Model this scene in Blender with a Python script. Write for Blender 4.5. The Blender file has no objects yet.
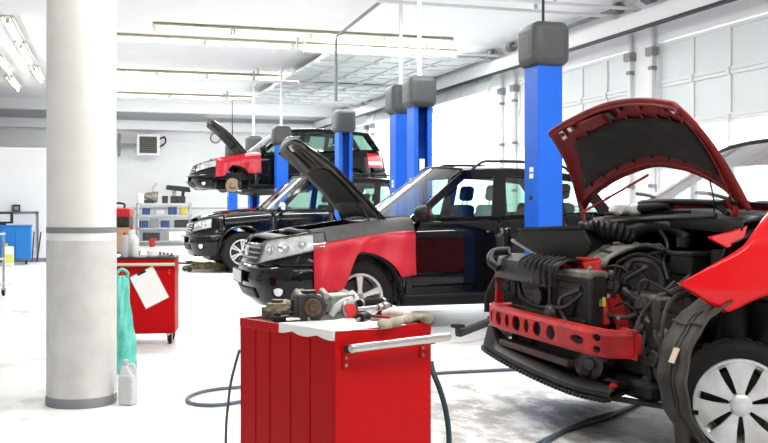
import bpy, bmesh, math, random
from mathutils import Vector, Matrix, Euler
R = math.radians
PI = math.pi
rnd = random.Random(7)
COL = bpy.context.scene.collection
FPX = 1000.0; CAMZ = 1.25; YAW = 17.2; HOR = 205.0
SN, CS = math.sin(R(YAW)), math.cos(R(YAW))

def PD(px, py, d):                       # photo pixel at depth d -> place in the room
    u = (px-384)/FPX
    return Vector((d*(SN+u*CS), d*(CS-u*SN), CAMZ-(py-HOR)/FPX*d))
def PY(px, py, Y):
    u = (px-384)/FPX
    return PD(px, py, Y/(CS-u*SN))
def PX(px, py, X):
    u = (px-384)/FPX
    return PD(px, py, X/(SN+u*CS))
def PZ(px, py, z=0.0):
    return PD(px, py, (CAMZ-z)*FPX/(py-HOR))

# ---------------------------------------------------------------- materials
def mat(name, color, rough=0.5, metal=0.0, noise=0.0, nscale=8.0, bump=0.0, bscale=40.0, coat=0.0,
        color2=None, spec=0.5, emit=None, estr=0.0, rvar=0.0):
    m = bpy.data.materials.new(name); m.use_nodes = True
    nt = m.node_tree; b = nt.nodes['Principled BSDF']
    b.inputs['Base Color'].default_value = (*color, 1)
    b.inputs['Roughness'].default_value = rough
    b.inputs['Metallic'].default_value = metal
    b.inputs['Specular IOR Level'].default_value = spec
    if coat:
        b.inputs['Coat Weight'].default_value = coat
        b.inputs['Coat Roughness'].default_value = 0.03
    if emit:
        b.inputs['Emission Color'].default_value = (*emit, 1)
        b.inputs['Emission Strength'].default_value = estr
    if noise or color2 or bump or rvar:
        tc = nt.nodes.new('ShaderNodeTexCoord')
        n = nt.nodes.new('ShaderNodeTexNoise'); n.inputs['Scale'].default_value = nscale
        n.inputs['Detail'].default_value = 6; n.inputs['Roughness'].default_value = 0.6
        nt.links.new(tc.outputs['Object'], n.inputs['Vector'])
        if noise or color2:
            r = nt.nodes.new('ShaderNodeValToRGB')
            c2 = color2 or tuple(max(0, c*(1-noise)) for c in color)
            r.color_ramp.elements[0].position = 0.36; r.color_ramp.elements[0].color = (*c2, 1)
            r.color_ramp.elements[1].position = 0.62; r.color_ramp.elements[1].color = (*color, 1)
            nt.links.new(n.outputs['Fac'], r.inputs['Fac'])
            nt.links.new(r.outputs['Color'], b.inputs['Base Color'])
        if rvar:
            mr = nt.nodes.new('ShaderNodeMapRange')
            mr.inputs['To Min'].default_value = max(0.02, rough-rvar); mr.inputs['To Max'].default_value = min(1, rough+rvar)
            nt.links.new(n.outputs['Fac'], mr.inputs['Value']); nt.links.new(mr.outputs['Result'], b.inputs['Roughness'])
        if bump:
            n2 = nt.nodes.new('ShaderNodeTexNoise'); n2.inputs['Scale'].default_value = bscale
            n2.inputs['Detail'].default_value = 5
            nt.links.new(tc.outputs['Object'], n2.inputs['Vector'])
            bp = nt.nodes.new('ShaderNodeBump'); bp.inputs['Strength'].default_value = bump
            bp.inputs['Distance'].default_value = 0.01
            nt.links.new(n2.outputs['Fac'], bp.inputs['Height']); nt.links.new(bp.outputs['Normal'], b.inputs['Normal'])
    return m

def glass_mat(name, tint=(0.75, 0.8, 0.8), rough=0.02, refl=0.08):
    m = bpy.data.materials.new(name); m.use_nodes = True
    nt = m.node_tree; nt.nodes.clear()
    out = nt.nodes.new('ShaderNodeOutputMaterial'); mix = nt.nodes.new('ShaderNodeMixShader')
    tr = nt.nodes.new('ShaderNodeBsdfTransparent'); tr.inputs['Color'].default_value = (*tint, 1)
    gl = nt.nodes.new('ShaderNodeBsdfGlossy'); gl.inputs['Roughness'].default_value = rough
    gl.inputs['Color'].default_value = (1, 1, 1, 1)
    lw = nt.nodes.new('ShaderNodeLayerWeight'); lw.inputs['Blend'].default_value = 0.5
    pw = nt.nodes.new('ShaderNodeMath'); pw.operation = 'POWER'; pw.inputs[1].default_value = 4.0
    ad = nt.nodes.new('ShaderNodeMath'); ad.operation = 'MULTIPLY_ADD'; ad.inputs[1].default_value = 0.9-refl; ad.inputs[2].default_value = 0.03+refl; ad.use_clamp = True
    nt.links.new(lw.outputs['Facing'], pw.inputs[0]); nt.links.new(pw.outputs[0], ad.inputs[0]); nt.links.new(ad.outputs[0], mix.inputs[0])
    nt.links.new(tr.outputs[0], mix.inputs[1]); nt.links.new(gl.outputs[0], mix.inputs[2])
    nt.links.new(mix.outputs[0], out.inputs['Surface'])
    return m

M = {}
M['wall'] = mat('white_plaster', (0.86, 0.87, 0.88), 0.75, noise=0.04, nscale=1.5)
M['ceiling'] = mat('ceiling_paint', (0.90, 0.91, 0.92), 0.8, noise=0.03, nscale=0.8)
M['white_metal'] = mat('white_enamel', (0.84, 0.85, 0.86), 0.4)
M['alu'] = mat('door_aluminium', (0.70, 0.72, 0.72), 0.45, metal=0.0)
M['panel'] = mat('door_panel', (0.68, 0.73, 0.74), 0.5, noise=0.03, nscale=2)
M['grey_metal'] = mat('galvanised_steel', (0.42, 0.43, 0.44), 0.45, metal=0.6, noise=0.2, nscale=12)
M['dark_rail'] = mat('dark_rail', (0.022, 0.024, 0.025), 0.5, spec=0.3)
M['blue'] = mat('lift_blue_enamel', (0.010, 0.125, 0.66), 0.42, noise=0.10, nscale=3, spec=0.3)
M['cap_grey'] = mat('grey_moulded_plastic', (0.062, 0.068, 0.072), 0.5, noise=0.1, nscale=5, spec=0.4)
M['black_plastic'] = mat('black_plastic', (0.006, 0.006, 0.006), 0.45, spec=0.28, noise=0.3, nscale=20)
M['dusty_black'] = mat('dusty_black_plastic', (0.013, 0.0125, 0.012), 0.5, spec=0.28, color2=(0.004, 0.004, 0.004), nscale=9, bump=0.2, bscale=30)
M['dirty_liner'] = mat('dirty_wheel_liner', (0.075, 0.068, 0.057), 0.7, spec=0.3, color2=(0.018, 0.018, 0.017), nscale=4, bump=0.25, bscale=25)
M['rubber'] = mat('tyre_rubber', (0.013, 0.012, 0.011), 0.8, spec=0.25, noise=0.3, nscale=14, bump=0.15)
M['black_paint'] = mat('black_car_paint', (0.0035, 0.0035, 0.005), 0.06, spec=0.36)
M['red_paint'] = mat('red_car_paint', (0.66, 0.004, 0.008), 0.22, spec=0.35)
M['red_primer'] = mat('dusty_red_body_metal', (0.46, 0.008, 0.010), 0.5, color2=(0.22, 0.008, 0.008), nscale=7, bump=0.1, spec=0.25)
M['hood_shaded_red'] = mat('shaded_hood_red', (0.16, 0.006, 0.007), 0.5, spec=0.25, noise=0.25, nscale=6)  # body red darkened to paint in the shade under the raised hood
M['insulator'] = mat('black_felt', (0.014, 0.012, 0.012), 0.95, bump=0.5, bscale=60, noise=0.3, nscale=10)
M['red_cab'] = mat('red_cabinet_enamel', (0.47, 0.002, 0.004), 0.40, noise=0.07, nscale=2.5, spec=0.12)
M['dark_red_cab'] = mat('red_cabinet_side', (0.44, 0.002, 0.004), 0.45, noise=0.1, nscale=3, spec=0.10)
M['chrome'] = mat('chrome', (0.75, 0.76, 0.77), 0.12, metal=1.0)
M['steel'] = mat('worn_steel', (0.42, 0.41, 0.39), 0.35, metal=0.85, noise=0.45, nscale=14)
M['dark_steel'] = mat('oily_dark_steel', (0.060, 0.057, 0.052), 0.45, metal=0.6, noise=0.5, nscale=12)
M['alloy'] = mat('silver_alloy', (0.72, 0.73, 0.74), 0.28, metal=0.45)
M['hubcap'] = mat('silver_hubcap', (0.66, 0.67, 0.68), 0.35, metal=0.3, color2=(0.50, 0.50, 0.50), nscale=6)
M['cast_alu'] = mat('cast_aluminium', (0.36, 0.35, 0.31), 0.55, metal=0.4, color2=(0.16, 0.145, 0.11), nscale=10, bump=0.3)
M['rust_alu'] = mat('tan_oily_casting', (0.34, 0.29, 0.19), 0.6, metal=0.25, color2=(0.10, 0.080, 0.05), nscale=16, bump=0.4)
M['brake_disc'] = mat('bronze_brake_disc', (0.42, 0.33, 0.20), 0.4, metal=0.7, noise=0.3, nscale=10)
M['glass'] = glass_mat('car_glass', (0.72, 0.78, 0.77), refl=0.06)
M['windshield'] = glass_mat('windshield_glass', (0.60, 0.68, 0.70), refl=0.40)
M['clear'] = glass_mat('clear_pane', (0.93, 0.95, 0.96), refl=0.02)
M['lamp_clear'] = glass_mat('headlamp_lens', (0.92, 0.94, 0.95), refl=0.12)
M['seat'] = mat('dark_seat_cloth', (0.018, 0.018, 0.02), 0.9, noise=0.2, nscale=30)
M['plastic_film'] = mat('white_plastic_film', (0.70, 0.76, 0.80), 0.35, noise=0.12, nscale=7, bump=0.5, bscale=14)
M['interior'] = mat('car_interior', (0.03, 0.03, 0.032), 0.8)
M['grey_cover'] = mat('grey_cover_edging', (0.105, 0.105, 0.105), 0.75, noise=0.2, nscale=10)
M['red_cover'] = mat('red_vinyl_cover', (0.54, 0.014, 0.032), 0.36, spec=0.35, noise=0.15, nscale=4, bump=0.12, bscale=9)
M['hood_under'] = mat('hood_underside_felt', (0.12, 0.112, 0.098), 0.85, color2=(0.055, 0.052, 0.046), nscale=6, bump=0.4)
M['white'] = mat('white_paper', (0.86, 0.86, 0.85), 0.6)
M['cloth'] = mat('white_cloth', (0.80, 0.79, 0.76), 0.85, bump=0.3, bscale=25)
_f = M['plastic_film']; _n = _f.node_tree; _o = _n.nodes['Material Output']; _t = _n.nodes.new('ShaderNodeBsdfTranslucent'); _t.inputs['Color'].default_value = (0.85, 0.92, 0.96, 1)
_m = _n.nodes.new('ShaderNodeMixShader'); _m.inputs[0].default_value = 0.55
_n.links.new(_n.nodes['Principled BSDF'].outputs[0], _m.inputs[1]); _n.links.new(_t.outputs[0], _m.inputs[2]); _n.links.new(_m.outputs[0], _o.inputs['Surface'])
M['rag'] = mat('oily_rag', (0.50, 0.46, 0.36), 0.9, color2=(0.24, 0.21, 0.16), nscale=12, bump=0.5)
M['plate'] = mat('plate_white', (0.72, 0.73, 0.74), 0.4)
M['teal'] = mat('teal_plastic_bag', (0.16, 0.62, 0.52), 0.4, color2=(0.09, 0.46, 0.38), nscale=9, bump=0.5, bscale=12)
M['jug'] = mat('grey_canister', (0.60, 0.62, 0.63), 0.5, noise=0.08, nscale=6)
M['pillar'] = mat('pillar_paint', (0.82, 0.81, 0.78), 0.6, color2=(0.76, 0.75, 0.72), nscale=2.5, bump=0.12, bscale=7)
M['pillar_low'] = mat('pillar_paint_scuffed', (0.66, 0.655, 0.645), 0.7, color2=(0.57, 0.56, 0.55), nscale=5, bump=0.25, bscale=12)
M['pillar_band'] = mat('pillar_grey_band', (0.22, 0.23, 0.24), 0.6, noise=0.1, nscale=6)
M['tan'] = mat('cardboard', (0.58, 0.42, 0.24), 0.8, noise=0.15, nscale=5)
M['cab_blue'] = mat('blue_cabinet_enamel', (0.012, 0.20, 0.62), 0.35, noise=0.06, nscale=3)
M['red_plain'] = mat('red_plastic', (0.60, 0.02, 0.03), 0.4)
M['yellow'] = mat('yellow_plastic', (0.55, 0.42, 0.05), 0.5)
M['jack_yellow'] = mat('oily_yellow_jack', (0.36, 0.30, 0.10), 0.5, color2=(0.09, 0.08, 0.04), nscale=14)
M['hose_blue'] = mat('blue_grey_hose', (0.085, 0.115, 0.15), 0.5)
M['hose_teal'] = mat('dark_teal_hose', (0.008, 0.045, 0.060), 0.4)
M['cable'] = mat('grey_cable', (0.11, 0.12, 0.12), 0.5)
M['mid_grey'] = mat('mid_grey_metal', (0.23, 0.24, 0.25), 0.5, noise=0.15, nscale=8)
M['light_grey'] = mat('light_grey_metal', (0.50, 0.51, 0.52), 0.45, noise=0.08, nscale=8)
M['rack_blue'] = mat('storage_bin_blue', (0.022, 0.05, 0.15), 0.5)
M['tail_red'] = mat('tail_lamp_red', (0.55, 0.015, 0.02), 0.15, coat=0.8)
M['salmon'] = mat('faded_red_bracket', (0.46, 0.085, 0.07), 0.6, color2=(0.50, 0.22, 0.16), nscale=6)
M['tan_label'] = mat('faded_label', (0.55, 0.46, 0.33), 0.6)
M['dark_primer'] = mat('dark_red_oily_metal', (0.055, 0.007, 0.007), 0.5, spec=0.3, color2=(0.012, 0.008, 0.008), nscale=8, bump=0.15)
M['dark_fins'] = mat('radiator_fins', (0.022, 0.022, 0.023), 0.5, metal=0.3, noise=0.4, nscale=60, bump=0.4, bscale=150)
M['cover_grey'] = mat('dusty_grey_engine_cover', (0.17, 0.165, 0.145), 0.6, spec=0.3, color2=(0.07, 0.066, 0.058), nscale=7, bump=0.2)
M['chrome_soft'] = mat('brushed_chrome', (0.50, 0.49, 0.47), 0.25, metal=0.95)
M['rusty'] = mat('brown_rusty_steel', (0.13, 0.075, 0.05), 0.55, metal=0.4, noise=0.5, nscale=30)
M['pale_green'] = mat('pale_green_tin', (0.33, 0.38, 0.31), 0.45, metal=0.2, noise=0.25, nscale=14)
M['film_clear'] = mat('clear_film', (0.66, 0.68, 0.72), 0.3, noise=0.2, nscale=20)
M['grille_brown'] = mat('brown_grille', (0.13, 0.12, 0.10), 0.6)
M['yellow_pale'] = mat('pale_yellow_label', (0.72, 0.72, 0.18), 0.5)
M['green_tint'] = glass_mat('green_tinted_pane', (0.60, 0.82, 0.72), refl=0.06)

# ---------------------------------------------------------------- objects
def tag(o, label=None, cat=None, group=None, kind=None):
    if label: o['label'] = label
    if cat: o['category'] = cat
    if group: o['group'] = group
    if kind: o['kind'] = kind
    return o
def empty(name, loc=(0, 0, 0), label=None, cat=None, group=None, rz=0.0):
    o = bpy.data.objects.new(name, None); COL.objects.link(o)
    o.location = loc; o.rotation_euler = (0, 0, rz); o.empty_display_size = 0.1
    return tag(o, label, cat, group)
def kids(o): return [c for c in bpy.data.objects if c.parent is o]
def copy_tree(o, parent=None):
    c = o.copy(); COL.objects.link(c)
    if parent: c.parent = parent
    for ch in kids(o): copy_tree(ch, c)
    return c

def catmull(pts, n=6):
    pts = [Vector(p) for p in pts]
    if len(pts) < 3: return pts
    out = []
    for i in range(len(pts)-1):
        p0 = pts[max(i-1, 0)]; p1 = pts[i]; p2 = pts[i+1]; p3 = pts[min(i+2, len(pts)-1)]
        for k in range(n):
            t = k/n
            out.append(0.5*((2*p1)+(p2-p0)*t+(2*p0-5*p1+4*p2-p3)*t*t+(3*p1-p0-3*p2+p3)*t**3))
    out.append(pts[-1]); return out
def lerp(a, b, t): return a+(b-a)*t
def smooth(t):
    t = max(0.0, min(1.0, t)); return t*t*(3-2*t)
def interp(tab, x):
    if x <= tab[0][0]: return tab[0][1]
    for (a, b), (c, d) in zip(tab, tab[1:]):
        if x <= c: return b+(d-b)*(x-a)/(c-a) if c > a else d
    return tab[-1][1]
def sinterp(tab, x):                      # smooth (monotone-ish) interpolation
    if x <= tab[0][0]: return tab[0][1]
    for i in range(len(tab)-1):
        a, b = tab[i]; c, d = tab[i+1]
        if x <= c:
            ma = (tab[i+1][1]-tab[i-1][1])/(tab[i+1][0]-tab[i-1][0]) if i > 0 else (d-b)/(c-a)
            mb = (tab[i+2][1]-tab[i][1])/(tab[i+2][0]-tab[i][0]) if i+2 < len(tab) else (d-b)/(c-a)
            h = c-a; t = (x-a)/h
            return (2*t**3-3*t*t+1)*b+(t**3-2*t*t+t)*h*ma+(-2*t**3+3*t*t)*d+(t**3-t*t)*h*mb
    return tab[-1][1]

class MB:
    def __init__(s): s.v = []; s.f = []
    def add(s, vs, fs):
        o = len(s.v); s.v += [Vector(p) for p in vs]; s.f += [tuple(i+o for i in f) for f in fs]; return s
    def box(s, x0, x1, y0, y1, z0, z1):
        return s.add([(x0,y0,z0),(x1,y0,z0),(x1,y1,z0),(x0,y1,z0),(x0,y0,z1),(x1,y0,z1),(x1,y1,z1),(x0,y1,z1)],
                     [(0,3,2,1),(4,5,6,7),(0,1,5,4),(1,2,6,5),(2,3,7,6),(3,0,4,7)])
    def obox(s, c, size, rot=(0, 0, 0)):
        m = Euler(rot).to_matrix(); c = Vector(c); h = Vector(size)/2
        vs = [c+m@Vector((sx*h.x, sy*h.y, sz*h.z)) for sz in (-1, 1) for sx, sy in ((-1,-1),(1,-1),(1,1),(-1,1))]
        return s.add(vs, [(0,3,2,1),(4,5,6,7),(0,1,5,4),(1,2,6,5),(2,3,7,6),(3,0,4,7)])
    def beam(s, p0, p1, w, h, up=(0, 0, 1)):      # rectangular bar between two points
        p0, p1 = Vector(p0), Vector(p1); d = (p1-p0).normalized(); up = Vector(up)
        a = d.cross(up)
        if a.length < 1e-4: a = d.cross(Vector((1, 0, 0)))
        a.normalize(); b = a.cross(d).normalized()
        vs = [p+a*sx*w/2+b*sy*h/2 for p in (p0, p1) for sx, sy in ((-1,-1),(1,-1),(1,1),(-1,1))]
        return s.add(vs, [(0,3,2,1),(4,5,6,7),(0,1,5,4),(1,2,6,5),(2,3,7,6),(3,0,4,7)])
    def cyl(s, p0, p1, r0, r1=None, n=20, cap=True):
        r1 = r0 if r1 is None else r1
        p0, p1 = Vector(p0), Vector(p1); d = (p1-p0).normalized()
        a = d.orthogonal().normalized(); b = d.cross(a)
        vs = [p+(a*math.cos(2*PI*i/n)+b*math.sin(2*PI*i/n))*r for p, r in ((p0, r0), (p1, r1)) for i in range(n)]
        fs = [(i, (i+1) % n, n+(i+1) % n, n+i) for i in range(n)]
        if cap: fs += [tuple(range(n-1, -1, -1)), tuple(range(n, 2*n))]
        return s.add(vs, fs)
    def tube(s, pts, r, n=8, sm=5, cap=True):
        pts = catmull(pts, sm) if sm else [Vector(p) for p in pts]
        t = [(pts[min(i+1, len(pts)-1)]-pts[max(i-1, 0)]).normalized() for i in range(len(pts))]
        a = t[0].orthogonal().normalized(); vs = []
        for i, p in enumerate(pts):
            a = (a-t[i]*a.dot(t[i])); a = a.normalized() if a.length > 1e-6 else t[i].orthogonal().normalized()
            b = t[i].cross(a); rr = r(i/(len(pts)-1)) if callable(r) else r
            vs += [p+(a*math.cos(2*PI*k/n)+b*math.sin(2*PI*k/n))*rr for k in range(n)]
        fs = [(i*n+k, i*n+(k+1) % n, (i+1)*n+(k+1) % n, (i+1)*n+k) for i in range(len(pts)-1) for k in range(n)]
        if cap: fs += [tuple(range(n-1, -1, -1)), tuple((len(pts)-1)*n+k for k in range(n))]
        return s.add(vs, fs)
    def lathe(s, prof, c=(0, 0, 0), axis=(0, 0, 1), n=28, a0=0.0, a1=2*PI):
        c = Vector(c); d = Vector(axis).normalized(); a = d.orthogonal().normalized(); b = d.cross(a)
        full = abs(a1-a0-2*PI) < 1e-6; m = n if full else n+1
        vs = [c+d*h+(a*math.cos(a0+(a1-a0)*i/n)+b*math.sin(a0+(a1-a0)*i/n))*r for r, h in prof for i in range(m)]
        fs = []
        for j in range(len(prof)-1):
            for i in range(n):
                k = (i+1) % m
                fs.append((j*m+i, j*m+k, (j+1)*m+k, (j+1)*m+i))
        return s.add(vs, fs)
    def sphere(s, c, r, n=16, m=10):
        r = Vector((r, r, r)) if not hasattr(r, '__len__') else Vector(r)
        c = Vector(c); vs = []
        for j in range(m+1):
            th = PI*j/m
            for i in range(n):
                vs.append(c+Vector((r.x*math.sin(th)*math.cos(2*PI*i/n), r.y*math.sin(th)*math.sin(2*PI*i/n), r.z*math.cos(th))))
        fs = [(j*n+i, j*n+(i+1) % n, (j+1)*n+(i+1) % n, (j+1)*n+i) for j in range(m) for i in range(n)]
        return s.add(vs, fs)
    def prism(s, poly, vec):
        vec = Vector(vec); n = len(poly); p = [Vector(q) for q in poly]
        vs = p+[q+vec for q in p]
        fs = [tuple(range(n-1, -1, -1)), tuple(range(n, 2*n))]+[(i, (i+1) % n, n+(i+1) % n, n+i) for i in range(n)]
        return s.add(vs, fs)
    def grid(s, rows, closed=False):
        n = len(rows[0]); vs = [p for r in rows for p in r]; fs = []
        for j in range(len(rows)-1):
            for i in range(n if closed else n-1):
                k = (i+1) % n
                fs.append((j*n+i, j*n+k, (j+1)*n+k, (j+1)*n+i))
        return s.add(vs, fs)
    def xform(s, mtx): s.v = [mtx@p for p in s.v]; return s
    def shift(s, d): d = Vector(d); s.v = [p+d for p in s.v]; return s
    def build(s, name, m, parent=None, loc=(0, 0, 0), flat=False, angle=38, bevel=0, bseg=2, solid=0, soff=-1, sub=0, weld=1e-5):
        me = bpy.data.meshes.new(name); me.from_pydata([tuple(p) for p in s.v], [], s.f)
        bm = bmesh.new(); bm.from_mesh(me)
        bmesh.ops.remove_doubles(bm, verts=bm.verts, dist=weld)
        bmesh.ops.dissolve_degenerate(bm, edges=bm.edges, dist=1e-6)
        bmesh.ops.recalc_face_normals(bm, faces=bm.faces)
        if not flat:
            for f in bm.faces: f.smooth = True
            for e in bm.edges:
                if len(e.link_faces) == 2 and e.calc_face_angle(0) > R(angle): e.smooth = False
        bm.to_mesh(me); bm.free()
        me.materials.append(M[m] if isinstance(m, str) else m)
        o = bpy.data.objects.new(name, me); COL.objects.link(o); o.location = loc
        if parent: o.parent = parent
        if sub:
            md = o.modifiers.new('s', 'SUBSURF'); md.levels = sub; md.render_levels = sub
        if solid:
            md = o.modifiers.new('t', 'SOLIDIFY'); md.thickness = solid; md.offset = soff
        if bevel:
            md = o.modifiers.new('b', 'BEVEL'); md.width = bevel; md.segments = bseg; md.limit_method = 'ANGLE'; md.angle_limit = R(40)
        return o
def struct(o): o['kind'] = 'structure'; return o
# ================================================================= the room
WX = 8.0; CH = 4.3; BY = 33.0
# floor: worn white coated concrete
fm = bpy.data.materials.new('worn_white_floor'); fm.use_nodes = True
nt = fm.node_tree; b = nt.nodes['Principled BSDF']
tc = nt.nodes.new('ShaderNodeTexCoord')
def fnoise(scale, detail, rough=0.6, sc=(1, 1, 1)):
    mp = nt.nodes.new('ShaderNodeMapping'); mp.inputs['Scale'].default_value = sc
    n = nt.nodes.new('ShaderNodeTexNoise'); n.inputs['Scale'].default_value = scale; n.inputs['Detail'].default_value = detail
    n.inputs['Roughness'].default_value = rough
    nt.links.new(tc.outputs['Object'], mp.inputs['Vector']); nt.links.new(mp.outputs['Vector'], n.inputs['Vector']); return n
n1 = fnoise(0.55, 5); n2 = fnoise(5.0, 10, 0.75, (1, 0.6, 1))
r1 = nt.nodes.new('ShaderNodeValToRGB'); r1.color_ramp.elements[0].position = 0.50; r1.color_ramp.elements[1].position = 0.68
r2 = nt.nodes.new('ShaderNodeValToRGB'); r2.color_ramp.elements[0].position = 0.43; r2.color_ramp.elements[1].position = 0.60
nt.links.new(n1.outputs['Fac'], r1.inputs['Fac']); nt.links.new(n2.outputs['Fac'], r2.inputs['Fac'])
mu = nt.nodes.new('ShaderNodeMath'); mu.operation = 'MULTIPLY'
nt.links.new(r1.outputs['Color'], mu.inputs[0]); nt.links.new(r2.outputs['Color'], mu.inputs[1])
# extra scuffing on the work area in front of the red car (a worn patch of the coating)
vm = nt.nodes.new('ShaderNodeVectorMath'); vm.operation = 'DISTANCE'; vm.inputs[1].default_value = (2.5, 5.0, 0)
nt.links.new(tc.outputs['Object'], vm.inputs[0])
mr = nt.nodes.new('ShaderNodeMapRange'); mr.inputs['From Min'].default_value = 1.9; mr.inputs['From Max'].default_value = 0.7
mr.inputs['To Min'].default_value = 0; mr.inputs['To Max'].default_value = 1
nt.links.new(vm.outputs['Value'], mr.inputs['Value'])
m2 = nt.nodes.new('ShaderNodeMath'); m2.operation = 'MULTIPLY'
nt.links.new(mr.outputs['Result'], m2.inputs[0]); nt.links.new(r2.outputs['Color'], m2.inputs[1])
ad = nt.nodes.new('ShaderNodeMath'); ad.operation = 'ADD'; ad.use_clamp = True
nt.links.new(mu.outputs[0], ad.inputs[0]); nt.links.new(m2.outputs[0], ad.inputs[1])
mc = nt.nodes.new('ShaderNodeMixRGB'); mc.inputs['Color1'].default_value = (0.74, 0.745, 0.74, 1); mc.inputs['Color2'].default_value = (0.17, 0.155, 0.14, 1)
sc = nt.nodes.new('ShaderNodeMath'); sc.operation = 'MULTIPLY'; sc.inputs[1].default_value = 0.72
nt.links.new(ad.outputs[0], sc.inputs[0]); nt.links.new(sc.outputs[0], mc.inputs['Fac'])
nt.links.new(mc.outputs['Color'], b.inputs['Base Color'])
b.inputs['Roughness'].default_value = 0.42; b.inputs['Specular IOR Level'].default_value = 0.4
M['floor'] = fm
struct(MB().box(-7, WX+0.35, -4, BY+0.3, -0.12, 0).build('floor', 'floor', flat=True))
struct(MB().box(-7, WX+0.35, -4, BY+0.3, CH, CH+0.15).build('ceiling', 'ceiling', flat=True))
struct(MB().box(-7, WX+0.35, BY, BY+0.3, 0, CH).build('wall_back', 'wall', flat=True))
M['wall_dim'] = mat('dimmed_plaster', (0.40, 0.41, 0.42), 0.8, noise=0.1, nscale=1.5)  # for the unseen front wall, toned dark to dim reflections in black paint
struct(MB().box(-7.25, WX+0.35, -4.3, -4, 0, CH).build('wall_front', 'wall_dim', flat=True))
struct(MB().box(-7.25, -7, -4, BY, 0, CH).build('wall_left', 'wall', flat=True))
# the ground outside the doors
M['yard'] = mat('pale_yard_concrete', (0.55, 0.55, 0.54), 0.8, noise=0.1, nscale=1)
struct(MB().box(WX+0.35, WX+25, -15, BY+15, -0.2, -0.05).build('ground', 'yard', flat=True))
# back-wall wainscot and downstand beams
struct(MB().box(-7, WX, BY-0.03, BY-0.002, 1.12, 1.17).build('trim_1', 'light_grey', flat=True))
struct(MB().box(-7, WX, BY-0.55, BY-0.10, CH-0.66, CH-0.38).build('trim_2', 'white_metal', flat=True))
struct(MB().box(-7, WX, 30.2, 30.5, CH-0.30, CH).build('trim_3', 'white_metal', flat=True))

# right wall with overhead doors : piers, lintel beam, doors
BAY = 4.72; PIER = 0.70; DZ = 3.60
doors = [(8.55+i*BAY, 8.55+i*BAY+BAY-PIER) for i in range(-1, 6)]
w = MB()
ys = [-4]+[v for d in doors for v in d]+[BY]
for i in range(0, len(ys), 2):
    if ys[i+1]-ys[i] > 0.05: w.box(WX, WX+0.3, ys[i], ys[i+1], 0, DZ)
w.box(WX, WX+0.3, -4, BY, DZ, CH)
struct(w.build('wall_right', 'wall', flat=True))
# the white lintel beam along the wall with its dark lower rail
tb = MB().box(7.60, 7.72, -4, BY-0.6, 3.765, 3.985)
struct(tb.build('trim_4', 'white_metal', flat=True))
struct(MB().box(7.585, 7.66, -4, BY-0.6, 3.725, 3.763).build('trim_5', 'dark_rail', flat=True))

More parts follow.
